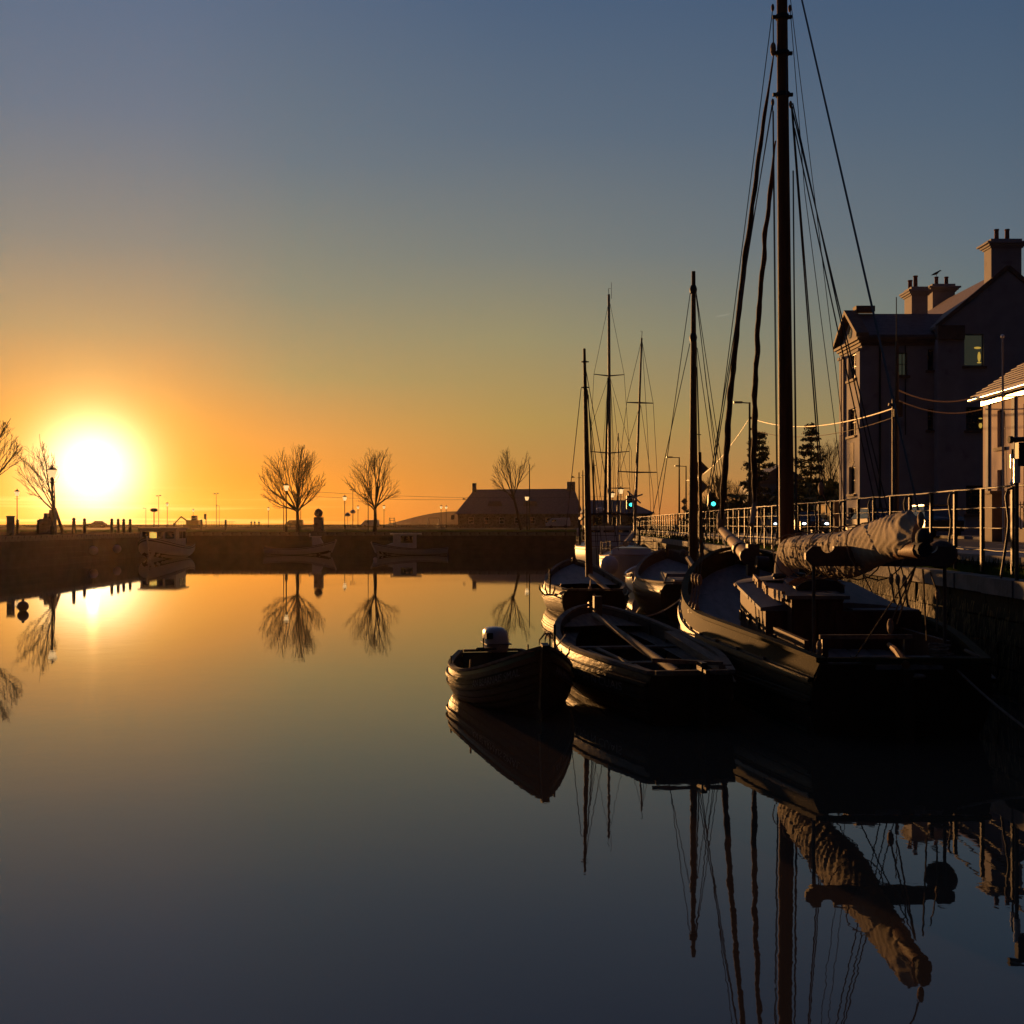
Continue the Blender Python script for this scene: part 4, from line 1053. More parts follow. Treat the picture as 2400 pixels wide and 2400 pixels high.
wh = part(W1, 'wheelhouse', MB().hexa([(-.6, 3.75, .5), (.6, 3.75, .5), (.6, 4.75, .6), (-.6, 4.75, .6), (-.55, 3.7, 1.45), (.55, 3.7, 1.45), (.5, 4.3, 1.38), (-.5, 4.3, 1.38)]), M_WHITE, True)
part(wh, 'roof', MB().box((0, 3.95, 1.46), (1.25, .9, .05)), M_WHITE, True); part(wh, 'roof_vane', MB().box((0, 3.5, 1.62), (.9, .06, .16)), M_WHITE, True)
W2, HW2 = launch('white cabin launch with a flat overhanging roof and big side window', (-5.2, 94), (-10.9, 93.4), 2.0, .62, 1.0, None)
wh = part(W2, 'cabin', MB().box((0, 3.35, 1.1), (1.5, 1.85, 1.1)), M_WHITE, True)
part(wh, 'roof', MB().box((0, 3.25, 1.68), (1.8, 2.5, .07)), M_WHITE, True)
for sd in (-1, 1): part(wh, 'side_window', MB().box((sd * .755, 3.2, 1.25), (.03, .95, .55)), M_GLASS, True)
part(wh, 'windscreen', MB().box((0, 4.29, 1.3), (1.2, .04, .5)), M_GLASS, True)
part(wh, 'cabin_front', MB().hexa([(-.7, 4.2, .6), (.7, 4.2, .6), (.55, 5.0, .7), (-.55, 5.0, .7), (-.7, 4.22, .98), (.7, 4.22, .98), (.5, 4.5, .9), (-.5, 4.5, .9)]), M_WHITE, True)
for k in range(7):
    for sd in (-1, 1): part(W2, 'rail_stanchion', MB().tube([(sd * .8, .1 + k * .35, .6), (sd * .8, .1 + k * .35, 1.2)], .016, 4), M_STEEL, True)
for sd in (-1, 1): part(W2, 'side_rail', MB().tube([(sd * .8, 0, 1.2), (sd * .8, 2.3, 1.1)], .016, 4), M_STEEL, True)
C1, HC1 = launch('dim cabin cruiser with sun-glowing wheelhouse windows, moored under the left quay near the sun', (-25.0, 88.5), (-24.9, 80.6), 3.1, 1.0, 1.5, None)
wh = part(C1, 'wheelhouse', MB().box((0, 4.2, 1.45), (2.5, 2.6, 1.3)), M_WHITED, True)
part(wh, 'roof', MB().box((0, 4.1, 2.14), (2.8, 3.2, .1)), M_WHITED, True)
for x in (-.8, 0, .8): part(wh, 'front_window', MB().box((x, 5.51, 1.68), (.62, .04, .5)), M_GLASS, True)
for y in (3.4, 4.3): 
    for sd in (-1, 1): part(wh, 'side_window', MB().box((sd * 1.26, y, 1.68), (.04, .7, .5)), M_GLASS, True)
part(C1, 'sun_glow_pane', MB().box((.35, 5.54, 1.66), (.5, .03, .42)), mat('sunlit_through_window', (.8, .6, .2), .4, .1, 3, emit=(1.0, .62, .12), estr=.75), True)  # no lamp: emissive pane paints in sunlight seen through the wheelhouse window
part(C1, 'bow_rail', MB().tube([(-1.2, 5.6, 1.75), (-.8, 7.0, 1.95), (0, 8.0, 2.05), (.8, 7.0, 1.95), (1.2, 5.6, 1.75)], .02, 5), M_STEEL, True)
for k, (px, d) in enumerate(((215, 76), (265, 80.5))):
    f_ = thing('fender', ('pale round fender hanging on the left quay wall, nearer the leaning tree', 'pale round fender hanging on the left quay wall, nearer the cabin cruiser')[k], 'fender', (-27.0, d, .75))
    part(f_, 'ball', MB().ball((0, 0, 0), .29, 12, 8), M_FEND, True, True); part(f_, 'line', MB().tube([(0, 0, .25), (-.1, 0, 1.0)], .012, 4), M_ROPE, True)
bu = thing('mooring_buoy', 'dark round mooring buoy floating alone on the water at the far left', 'buoy', tuple(P(54, 1432, 32.8)))
part(bu, 'float', MB().ball((0, 0, .13), .155, 14, 10), M_BUOY, True, True); part(bu, 'ring', MB().lathe((0, 0, .30), [(.03, -.01), (.045, 0), (.03, .01)], 8, axis='y'), M_STEEL, True)
solo('mooring_float', MB().ball((-9.3, 80, .06), .14, 8, 6), M_FEND, 'tiny pale float on the water below the right-hand bare tree', 'float')
# ------------------------------------------------------------------ quay railing
RAILZ0, RAILZ1 = 1.72, 2.955
rl = thing('quay_railing', 'long black pipe railing with four bars along the right-hand quay', 'railing', (qx(20), 20, RAILZ0))
post = strut = None
PITCH = 1.178
def post_y(i): return 14.33 + i * PITCH
for i in range(64):
    y0 = post_y(i); x0 = qx(y0); o3 = (.0283 * PITCH * i, PITCH * i, 0)
    if post is None:
        post = part(rl, 'post', MB().box((x0, y0, (RAILZ0 + RAILZ1) / 2 - .02), (.055, .055, RAILZ1 - RAILZ0 + .02), rz=-.0283), M_BLKM)
        pipe = None
    else:
        o = post.copy(); COL.objects.link(o); o.parent = rl; o.location = o3
        o.rotation_euler = (0, random.uniform(-.0012, .0012), 0)
    if i % 2 == 0:
        pts = [(x0 - .02, y0 - .05, RAILZ1 - .03), (x0 - .10, y0 - .06, RAILZ1 - .06), (x0 - .13, y0 - .06, RAILZ1 - .16), (x0 - .09, y0 - .06, RAILZ1 - .48), (x0 - .10, y0 - .07, RAILZ1 - .62), (x0 - .22, y0 - .10, 1.62)]
        if strut is None: strut = part(rl, 'bent_strut', MB().tube(pts, .019, 7), M_STEEL, smooth=True); s_i = i
        else:
            o = strut.copy(); COL.objects.link(o); o.parent = rl; o.location = o3
rows_z = (RAILZ1, RAILZ1 - .30, RAILZ1 - .60, RAILZ1 - .93)
random.seed(11)
for j, z in enumerate(rows_z):
    pts = []
    for i in range(64):
        y0 = post_y(i) ; pts.append((qx(y0), y0, z + random.uniform(-.006, .006)))
        if i < 63: pts.append((qx(y0 + PITCH / 2), y0 + PITCH / 2, z - .006 + random.uniform(-.008, .006)))
    part(rl, 'rail', MB().tube(pts, .015 if j == 0 else .0105, 7), M_STEEL, smooth=True)
# tall ladder posts and life-ring stand at the right edge
tp = thing('ladder_post', 'tall steel ladder post at the right edge of the quay railing', 'post', (6.9, 16.2, 1.6))
part(tp, 'pipe', MB().tube([(6.88, 16.05, 1.5), (6.88, 16.05, 3.05)], .028, 8), M_STEEL, smooth=True)
part(tp, 'cylinder_sleeve', MB().tube([(6.88, 16.05, 2.97), (6.88, 16.05, 3.30)], .045, 10), M_GUT, smooth=True)
part(tp, 'head_box', MB().box((6.98, 16.05, 3.36), (.2, .12, .32)), M_BLKM)
part(tp, 'cross_arm', MB().tube([(6.80, 16.05, 3.56), (7.1, 16.05, 3.57)], .035, 8), M_STEEL)
part(tp, 'arm_cap', MB().tube([(6.77, 16.05, 3.56), (6.82, 16.05, 3.56)], .05, 8), M_RUB)
tp2 = thing('signal_post', 'slim post with a pale sleeve just left of the tall ladder post', 'post', (7.25, 17.1, 1.7))
part(tp2, 'pipe', MB().tube([(7.27, 17.1, 1.7), (7.27, 17.1, 3.5)], .018, 8), M_BLKM)
part(tp2, 'sleeve', MB().tube([(7.25, 17.05, 3.22), (7.25, 17.05, 3.42)], .035, 10), M_GUT, smooth=True)
part(tp2, 'collar', MB().lathe((7.25, 17.05, 2.98), [(.03, 0), (.05, .02), (.02, .09)], 10), M_GUT, smooth=True)

# ------------------------------------------------------------------ buildings
def wallp(mb, p0, u, width, z0, z1, thick, holes, nrm_):
    p0, u, nrm_ = Vector(p0), Vector(u).normalized(), Vector(nrm_).normalized()
    us = sorted({0, width, *[h[0] for h in holes], *[h[1] for h in holes]}); zs = sorted({z0, z1, *[h[2] for h in holes], *[h[3] for h in holes]})
    for a, b in zip(us[:-1], us[1:]):
        # merge vertical runs
        run = None
        for c_, d_ in list(zip(zs[:-1], zs[1:])) + [(None, None)]:
            solid = c_ is not None and not any(h[0] <= (a + b) / 2 <= h[1] and h[2] <= (c_ + d_) / 2 <= h[3] for h in holes)
            if solid: run = (run[0], d_) if run else (c_, d_)
            elif run:
                q0, q1 = p0 + u * a, p0 + u * b; inn = -nrm_ * thick
                pt_ = [q0, q1, q1 + inn, q0 + inn]
                mb.hexa([Vector((p.x, p.y, run[0])) for p in pt_] + [Vector((p.x, p.y, run[1])) for p in pt_]); run = None
    return mb


def window(root, p0, u, nrm_, h, thick=.3, m_frame=M_WHITE, mull=(1, 1), glass=M_GLASS, sill=True, lamp=None):
    p0, u, n_ = Vector(p0), Vector(u).normalized(), Vector(nrm_).normalized()
    a, b, z0, z1 = h; o = p0 + u * a - n_ * (thick * .6); w = b - a
    def at(uu, z, d=0): q = o + u * uu + n_ * d; return Vector((q.x, q.y, z))
    fm = MB(); fw_ = .06
    def rect(u0, u1, za, zb, d0, d1): fm.hexa([at(u0, za, d0), at(u1, za, d0), at(u1, za, d1), at(u0, za, d1), at(u0, zb, d0), at(u1, zb, d0), at(u1, zb, d1), at(u0, zb, d1)])
    rect(0, fw_, z0, z1, 0, .06); rect(w - fw_, w, z0, z1, 0, .06); rect(fw_, w - fw_, z0, z0 + fw_, 0, .06); rect(fw_, w - fw_, z1 - fw_, z1, 0, .06)
    for k in range(mull[0]): c_ = w * (k + 1) / (mull[0] + 1); rect(c_ - .02, c_ + .02, z0 + fw_, z1 - fw_, .01, .05)
    for k in range(mull[1]): c_ = z0 + (z1 - z0) * (k + 1) / (mull[1] + 1); rect(fw_, w - fw_, c_ - .02, c_ + .02, .012, .052)
    f = part(root, 'window', fm, m_frame)
    pm = MB(); pm.hexa([at(.01, z0 + .01, -.02), at(w - .01, z0 + .01, -.02), at(w - .01, z0 + .01, .02), at(.01, z0 + .01, .02), at(.01, z1 - .01, -.02), at(w - .01, z1 - .01, -.02), at(w - .01, z1 - .01, .02), at(.01, z1 - .01, .02)])
    part(f, 'pane', pm, glass)
    if sill:
        s_ = p0 + u * (a + w / 2); q0, q1 = s_ - u * (w / 2 + .12), s_ + u * (w / 2 + .12)
        part(f, 'sill', MB().hexa([Vector((q.x, q.y, z)) for z in (z0 - .14, z0 - .01) for q in (q0 + n_ * .14, q1 + n_ * .14, q1 - n_ * .05, q0 - n_ * .05)]), M_TRIM)
    if lamp:
        part(f, 'lamp_glow', MB().ball(tuple(at(w * lamp[0], z0 + (z1 - z0) * lamp[1], .03)), lamp[2], 8, 6, (1, .2, lamp[3] if len(lamp) > 3 else 1)), M_LAMPIN)
        if len(lamp) > 4:
            for (du, dz_, r_) in lamp[4]: part(f, 'lamp_glow', MB().ball(tuple(at(w * (lamp[0] + du), z0 + (z1 - z0) * (lamp[1] + dz_), .03)), r_, 8, 6, (1.6, .2, .5)), M_LAMPIN)
    return f


def chimney(root, c_, d_, z0, z1, pots, capw=.28, m_=None):
    m_ = m_ or M_RENDER
    ch = part(root, 'chimney', MB().box((c_[0], c_[1], (z0 + z1) / 2), (d_[0], d_[1], z1 - z0)), m_)
    cp = MB()
    for k, (e, h) in enumerate(((.08, .10), (.18, .12), (capw, .10))):
        zc = z1 + (.0, .10, .22)[k] + h / 2 + .001; cp.box((c_[0], c_[1], zc), (d_[0] + 2 * e, d_[1] + 2 * e, h))
    cp.box((c_[0], c_[1], z1 + .42), (d_[0] + .05, d_[1] + .05, .18))
    part(ch, 'cap', cp, m_)
    for (px, py, h) in pots:
        part(ch, 'chimney_pot', MB().lathe((px, py, z1 + .51), [(.15, 0), (.13, .05), (.12, h - .08), (.15, h - .06), (.14, h)], 10), M_POT, smooth=True)
    return ch

# tall house with a pedimented wing
TH = thing('tall_house', 'tall grey rendered house with a sunlit pedimented end, slate roofs and clustered chimneys', 'house', (24, 70, QZ))
FX, FY0, FY1 = 19.9, 67.0, 71.2
EZ = 12.6
fh = [(1.1, 2.7, 10.9, 12.4), (1.1, 2.7, 7.6, 9.2), (1.25, 2.55, 4.2, 5.8), (1.1, 2.7, 2.2, 3.4)]
fwm = wallp(MB(), (FX, FY0, 0), (0, 1, 0), FY1 - FY0, QZ, EZ, .35, fh, (-1, 0, 0))
part(TH, 'front_wall', fwm, M_RENDER)
for k, h in enumerate(fh): window(TH, (FX, FY0, 0), (0, 1, 0), (-1, 0, 0), h, .35, M_WOODD if k else M_WHITE, (1, 1))
for (a, b) in ((0, .42), (3.35, 3.6), (3.85, 4.2)):
    part(TH, 'pilaster', MB().box((FX - .06, FY0 + (a + b) / 2, (QZ + EZ) / 2 - .15), (.12, b - a, EZ - QZ - .3)), M_RENDER)
    part(TH, 'capital', MB().box((FX - .11, FY0 + (a + b) / 2, EZ - .22), (.24, b - a + .08, .16)), M_RENDER)
# arrow-shaped niche between the middle windows
part(TH, 'niche', MB().extr([(FX + .0, FY0 + 1.55, 7.2), (FX, FY0 + 2.25, 7.2), (FX, FY0 + 2.25, 6.1), (FX, FY0 + 2.45, 6.1), (FX, FY0 + 1.9, 5.75), (FX, FY0 + 1.35, 6.1), (FX, FY0 + 1.55, 6.1)], (-.02, 0, 0)), M_TRIM)
CX1 = 24.2
sidew = [(1.6, 2.05, 10.9, 12.2), (3.55, 4.1, 11.2, 12.4)] 
sh = [(1.75, 2.25, 10.9, 12.2), (3.4, 3.95, 11.2, 12.4), (3.4, 3.95, 7.8, 9.0)]
part(TH, 'side_wall', wallp(MB(), (FX + .35, FY0, 0), (1, 0, 0), CX1 - FX - .35, QZ, EZ, .35, sh, (0, -1, 0)), M_RENDER)
for k, h in enumerate(sh): window(TH, (FX + .35, FY0, 0), (1, 0, 0), (0, -1, 0), h, .35, M_WOODD, (1, 1), M_GLASSG if k == 0 else M_GLASS)
part(TH, 'inner_block', MB().box(((FX + .75 + CX1) / 2, (FY0 + .8 + FY1) / 2, (QZ + EZ) / 2), (CX1 - FX - .75, FY1 - FY0 - .85, EZ - QZ)), M_RENDER)
# cornice
cn = MB()
for k, (e, z, h) in enumerate(((.10, EZ, .16), (.22, EZ + .16, .14), (.36, EZ + .30, .14))):
    cn.box(((FX + CX1) / 2, (FY0 + FY1) / 2, z + h / 2 + .001 * k), (CX1 - FX + 2 * e, FY1 - FY0 + 2 * e, h - .002))
part(TH, 'cornice', cn, M_TRIM)
RZ_ = 14.75; ym = (FY0 + FY1) / 2; z0 = EZ + .45
part(TH, 'tympanum', MB().extr([(FX - .05, FY0 + .1, z0), (FX - .05, FY1 - .1, z0), (FX - .05, ym, RZ_ - .35)], (.3, 0, 0)), M_RENDER)
part(TH, 'oval_window', MB().lathe((FX - .06, ym, z0 + .62), [(.36, -.02), (.36, .01), (.25, .015)], 14, axis='x'), M_GLASS)
for sgn, yy_ in ((-1, FY0 - .35), (1, FY1 + .35)):
    part(TH, 'raking_cornice', MB().hexa([(FX - .42, yy_, z0), (FX + .3, yy_, z0), (FX + .3, ym, RZ_), (FX - .42, ym, RZ_), (FX - .42, yy_, z0 + .24), (FX + .3, yy_, z0 + .24), (FX + .3, ym, RZ_ + .24), (FX - .42, ym, RZ_ + .24)]), M_TRIM)
part(TH, 'finial_block', MB().box((FX + .75, ym, RZ_ + .28), (1.1, .7, .34)), M_TRIM)
for sgn, yy_ in ((-1, FY0 - .3), (1, FY1 + .3)):
    part(TH, 'wing_roof', MB().hexa([(FX + .31, yy_, z0), (CX1 + 2.2, yy_, z0), (CX1 + 2.2, ym, RZ_ - .1), (FX + .31, ym, RZ_ - .1), (FX + .31, yy_, z0 + .12), (CX1 + 2.2, yy_, z0 + .12), (CX1 + 2.2, ym, RZ_ + .03), (FX + .31, ym, RZ_ + .03)]), M_SLATE)
part(TH, 'downpipe', MB().tube([(FX + 1.0, FY0 - .1, QZ), (FX + 1.0, FY0 - .1, EZ)], .06, 6), M_BLKM)
part(TH, 'downpipe', MB().tube([(FX + 2.45, FY0 - .1, 7.5), (FX + 2.45, FY0 - .1, EZ)], .035, 6), M_STEEL)
# main block
GY, GX0, GX1, AX, AZ, GE = 66.0, 24.0, 31.6, 27.8, 16.65, 13.5
gh = [(1.35, 2.45, 11.3, 13.1), (1.45, 2.55, 7.7, 9.0), (1.45, 2.5, 3.0, 4.6)]
part(TH, 'gable_wall', wallp(MB(), (GX0, GY, 0), (1, 0, 0), GX1 - GX0, QZ, GE, .35, gh, (0, -1, 0)), M_RENDER)
part(TH, 'gable_top', MB().extr([(GX0, GY, GE), (GX1, GY, GE), (AX, GY, AZ)], (0, .35, 0)), M_RENDER)
window(TH, (GX0, GY, 0), (1, 0, 0), (0, -1, 0), gh[0], .35, M_BLUEP, (0, 0), M_GLASSG, lamp=(.82, .30, .09, 3.2, ((-.08, .28, .13), (0, -.18, .08))))
window(TH, (GX0, GY, 0), (1, 0, 0), (0, -1, 0), gh[1], .35, M_WOODD, (2, 2), lamp=(.80, .22, .10, 1.6, ((0, .3, .07),)))
window(TH, (GX0, GY, 0), (1, 0, 0), (0, -1, 0), gh[2], .35, M_WOODD, (2, 2))
part(TH, 'main_block', MB().box(((GX0 + GX1) / 2, GY + 7.2, (QZ + GE) / 2), (GX1 - GX0, 13.4, GE - QZ)), M_RENDER)
for sgn, xe in ((-1, GX0 - .15), (1, GX1 + .15)):
    part(TH, 'main_roof', MB().hexa([(xe, GY + .1, GE - .08), (xe, GY + 14.5, GE - .08), (AX, GY + 14.5, AZ), (AX, GY + .1, AZ), (xe, GY + .1, GE + .10), (xe, GY + 14.5, GE + .10), (AX, GY + 14.5, AZ + .18), (AX, GY + .1, AZ + .18)]), M_SLATEB)
    part(TH, 'gable_coping', MB().bar((xe, GY + .05, GE + .05), (AX, GY + .05, AZ + .2), .3, .22, up=(0, 0, 1)), M_TRIM)
part(TH, 'wall_quoin', MB().box((GX0 - .06, GY + .12, (QZ + GE) / 2 - .3), (.22, .36, GE - QZ - .8)), M_RENDER)
part(TH, 'eaves_return', MB().box((GX0 + .55, GY - .08, GE - .35), (1.5, .3, .8)), M_TRIM)
chimney(TH, (27.75, 66.6), (1.7, 1.0), 15.6, 17.95, ((27.4, 66.6, .65), (28.0, 66.6, .65)), .32)
chimney(TH, (24.15, 70.4), (.95, 1.3), 13.2, 16.0, ((23.95, 70.85, .6), (24.0, 70.05, .7)), .25)
chimney(TH, (28.05, 77.0), (1.45, 1.0), 15.4, 17.55, ((27.75, 77.0, .55), (28.4, 77.0, .55)), .3)
bd_ = thing('bird', 'dark bird perched on a chimney pot of the tall house', 'bird', (27.75, 77.0, 18.68))
bm = MB(); rws = []
for k, (xx, zz, r_) in enumerate(((-.34, -.02, .012), (-.22, .03, .05), (-.08, .08, .085), (.06, .14, .09), (.16, .22, .055), (.22, .27, .055), (.27, .28, .035), (.34, .27, .008))):
    rws.append([(xx, r_ * math.cos(a), zz + .06 + r_ * math.sin(a)) for a in [2 * PI * j / 8 for j in range(8)]])
bm.grid(rws, close=True); part(bd_, 'body', bm, M_BIRD, True, True)
for dy in (-.03, .03): part(bd_, 'leg', MB().tube([(.0, dy, .12), (.02, dy, -.03)], .008, 4), M_BIRD, True)

# low house at the right edge with its bright gutter
LH = thing('low_house', 'pale two-storey house with a slate roof and brightly sunlit gutter at the right edge', 'house', (22, 40, QZ))
def lhx(y): return 19.6 + .0283 * (y - 49)
uv = Vector((-.0283, -1, 0)).normalized(); nv = Vector((-1, .0283, 0)).normalized()
p0 = (lhx(49), 49, 0)
lh = []
for k in range(6):
    a = 1.55 + k * 2.6; lh += [(a, a + .75, 5.5, 7.0), (a, a + .75, 2.9, 4.6)]
part(LH, 'front_wall', wallp(MB(), p0, uv, 19, QZ, 7.55, .3, lh, nv), M_RENDERP)
for h in lh: window(LH, p0, uv, nv, h, .3, M_BLUEP, (0, 1))
for a in (.45, 3.15, 5.75, 8.35, 10.95):
    q_ = Vector(p0) + uv * (a + .14) + nv * .035; part(LH, 'painted_pilaster', MB().box((q_.x, q_.y, 4.7), (.07, .30, 5.5), rz=-.0283), M_BLUEP)
for a in (.02, 2.75): pass
part(LH, 'end_wall', MB().extr([(lhx(49) + .3, 48.75, QZ), (26.5, 48.75, QZ), (26.5, 48.75, 7.55), (lhx(49) + 4.0, 48.75, 10.0), (lhx(49) + .3, 48.75, 7.55)], (0, .25, 0)), M_GROUND)  # unseen wall, given a dark colour to cut sun bounce onto the tall house
e0, e1 = Vector((lhx(49.4) - .35, 49.5, 7.62)), Vector((lhx(29) - .35, 29, 7.62))
part(LH, 'roof_slope', MB().hexa([e0, e0 + Vector((4.4, 0, 2.9)), e1 + Vector((4.4, 0, 2.9)), e1, e0 + Vector((0, 0, .12)), e0 + Vector((4.4, 0, 3.02)), e1 + Vector((4.4, 0, 3.02)), e1 + Vector((0, 0, .12))]), M_SLATEB)
sl_ = None
for r_ in range(9):    # slate courses, each course its own run of slates
    for k in range(22):
        a = e0.lerp(e1, k / 40.0) + Vector((4.4 * r_ / 18.0, 0, 2.9 * r_ / 18.0 + .135))
        if sl_ is None:
            sl_ = part(LH, 'slate', MB().hexa([(a.x, a.y - .49, a.z), (a.x + .27, a.y - .49, a.z + .15), (a.x + .27, a.y - .01, a.z + .15), (a.x, a.y - .01, a.z), (a.x, a.y - .49, a.z + .03), (a.x + .27, a.y - .49, a.z + .165), (a.x + .27, a.y - .01, a.z + .165), (a.x, a.y - .01, a.z + .03)]), M_SLATEB); a_0 = a
        else:
            o = sl_.copy(); COL.objects.link(o); o.parent = LH; o.location = a - a_0 + Vector((random.uniform(-.01, .01), 0, random.uniform(-.004, .006)))
gz = 7.60
for (a, b) in ((0.02, 3.55), (3.68, 6.0), (6.2, 9.5), (9.7, 14.0), (14.2, 19.0)):
    q0, q1 = Vector((lhx(49.4) - .42, 49.4, gz)) + uv * a, Vector((lhx(49.4) - .42, 49.4, gz)) + uv * b
    part(LH, 'gutter', MB().tube([q0, q1], .085, 10), M_GUT, smooth=True)
q0 = Vector((lhx(49) - .10, 48.9, 7.42)); part(LH, 'fascia', MB().bar(q0, q0 + uv * 19, .06, .18), M_GUT)
gp = thing('gate_pier', 'dark stone gate pier with a flat cap in front of the pale house', 'pier', (17.3, 42, QZ))
part(gp, 'shaft', MB().box((17.3, 42, 2.65), (.62, .62, 1.7)), M_TRIM); part(gp, 'cap', MB().box((17.3, 42, 3.55), (.86, .86, .10)), M_TRIM)
fn = thing('garden_railing', 'dark iron garden railing in front of the pale house', 'railing', (17.6, 38, QZ))
part(fn, 'plinth', MB().box((17.55, 36.5, 2.05), (.3, 10.2, .5)), M_TRIM)
b0 = None
for i in range(40):
    if b0 is None: b0 = part(fn, 'bar', MB().tube([(17.55, 41.4, 2.3), (17.55, 41.4, 3.2)], .014, 4), M_BLKM)
    else: o = b0.copy(); COL.objects.link(o); o.parent = fn; o.location = (0, -.25 * i, 0)
part(fn, 'top_rail', MB().bar((17.55, 41.5, 3.1), (17.55, 31.5, 3.1), .03, .03), M_BLKM)
fp = thing('flagpole', 'bare slender flagpole standing in front of the pale house', 'flagpole', (16.7, 40, QZ))
part(fp, 'pole', MB().tube([(16.7, 40, QZ), (16.66, 40, 8.75)], [.05, .03], 8), M_WHITED, smooth=True); part(fp, 'finial', MB().ball((16.66, 40, 8.8), .07, 8, 6), M_GUT, smooth=True)
part(fp, 'halyard', MB().tube([(16.63, 39.93, 8.6), (16.72, 39.9, 5.5), (16.78, 39.9, 3.5)], .008, 4), M_ROPE)

# garden wall lit by the sun, hedge mass and a small house behind
gw = thing('garden_wall', 'ochre garden wall catching the low sun beyond the parked cars', 'wall', (19.9, 82, QZ))
for k in range(11):
    y0 = 72.2 + k * 2.2
    part(gw, 'wall_panel', MB().box((19.95 + .0283 * (y0 - 72), y0 + 1.0, 2.7), (.25, 2.0, 1.9)), M_YWALL)
    part(gw, 'pier', MB().box((19.9 + .0283 * (y0 - 72), y0 - .1, 2.8), (.4, .2, 2.1)), M_TRIM)
    part(gw, 'coping', MB().box((19.95 + .0283 * (y0 - 72), y0 + 1.0, 3.68), (.35, 2.0, .06)), M_STONE)

def leafmass(label, name, c_, d_, n, seed, lobes=9, size=.16, m_=None, cat='hedge', trunkless=False):
    random.seed(seed); mb = MB()
    cs = [(c_[0] + random.uniform(-.5, .5) * d_[0] * .8, c_[1] + random.uniform(-.5, .5) * d_[1] * .8, c_[2] + random.uniform(.05, .5) * d_[2], random.uniform(.25, .45)) for _ in range(lobes)]
    for i in range(n):
        cc = random.choice(cs); v = Vector((random.gauss(0, 1), random.gauss(0, 1), random.gauss(0, 1))).normalized() * random.random() ** .35
        p = Vector((cc[0] + v.x * d_[0] * cc[3], cc[1] + v.y * d_[1] * cc[3], max(QZ + .02, cc[2] + v.z * d_[2] * cc[3] * 1.1)))
        a = Vector((random.gauss(0, 1), random.gauss(0, 1), random.gauss(0, 1))).normalized() * size; b = Vector((random.gauss(0, 1), random.gauss(0, 1), random.gauss(0, 1))).normalized() * size
        mb.add([p - a, p + b, p + a, p - b], [(0, 1, 2, 3)])
    r_ = thing(name, label, cat, (c_[0], c_[1], QZ))
    part(r_, 'foliage', mb, m_ or M_HEDGE, kind=None)
    st = MB()
    for q in cs[:5]: st.tube([(c_[0] + (q[0] - c_[0]) * .3, q[1], QZ), (q[0], q[1], q[2])], [.09, .03], 5)
    part(r_, 'stem', st, M_BARK)
    return r_
leafmass('big dark evergreen hedge mass left of the tall house', 'hedge', (22.5, 84, QZ), (5.5, 9, 4.6), 9000, 1, 14, .27)
leafmass('dark hedge behind the thick mast, left of the big evergreen hedge', 'hedge', (18.6, 95, QZ), (7.5, 6, 3.6), 7000, 2, 14, .27)
leafmass('low dark shrubbery beside the right-hand traffic light', 'shrubbery', (15.6, 92, QZ), (4.2, 6, 2.4), 4200, 3, 10, .24, cat='shrub')
sh_ = thing('small_house', 'small bluish gabled house glimpsed behind the thick mast and hedges', 'house', (23, 105, QZ))
part(sh_, 'wall', MB().box((23.6, 106, 3.9), (5, 6, 4.2)), M_BLUEP)
part(sh_, 'roof', MB().extr([(20.9, 102.9, 6.0), (26.3, 102.9, 6.0), (23.6, 102.9, 7.7)], (0, 6.3, 0)), M_SLATE)
part(sh_, 'window', MB().box((22.6, 102.97, 4.4), (.8, .08, 1.1)), M_GLASS)

def conifer(label, x, y, h, w, seed, n=5200):
    random.seed(seed); r_ = thing('conifer', label, 'tree', (x, y, QZ))
    part(r_, 'trunk', MB().tube([(x, y, QZ), (x + .1, y, QZ + h * .98)], [.16, .03], 7), M_BARK, smooth=True)
    br, lf = MB(), MB()
    L_ = 13
    for k in range(L_):
        u = .22 + .78 * k / L_; z = QZ + h * u; rr_ = w * (1 - u) ** .55 * random.uniform(.45, 1.25) + .10
        for j in range(7):
            a = random.random() * 2 * PI; tip = Vector((x + rr_ * math.cos(a), y + rr_ * math.sin(a), z + random.uniform(-.15, .35) * rr_))
            br.tube([(x, y, z), tip], [.035, .012], 4)
            for q in range(n // (L_ * 7)):
                v = random.random() ** .6; p = Vector((x, y, z)).lerp(tip, v) + Vector((random.gauss(0, .10), random.gauss(0, .10), random.gauss(-.03, .09)))
                s_ = random.uniform(.05, .12); aa = Vector((random.gauss(0, 1), random.gauss(0, 1), random.gauss(0, 1))).normalized() * s_; bb = Vector((random.gauss(0, 1), random.gauss(0, 1), random.gauss(0, 1))).normalized() * s_
                lf.add([p - aa, p + bb, p + aa, p - bb], [(0, 1, 2, 3)])
    part(r_, 'branches', br, M_BARK); part(r_, 'crown', lf, M_LEAF)
    return r_
conifer('narrow dark conifer rising above the hedge beside the tall house', 23.3, 92, 8.8, 2.1, 5)
conifer('dark conifer behind the lamp pole, left of the thick mast', 18.4, 88, 7.7, 1.9, 6)

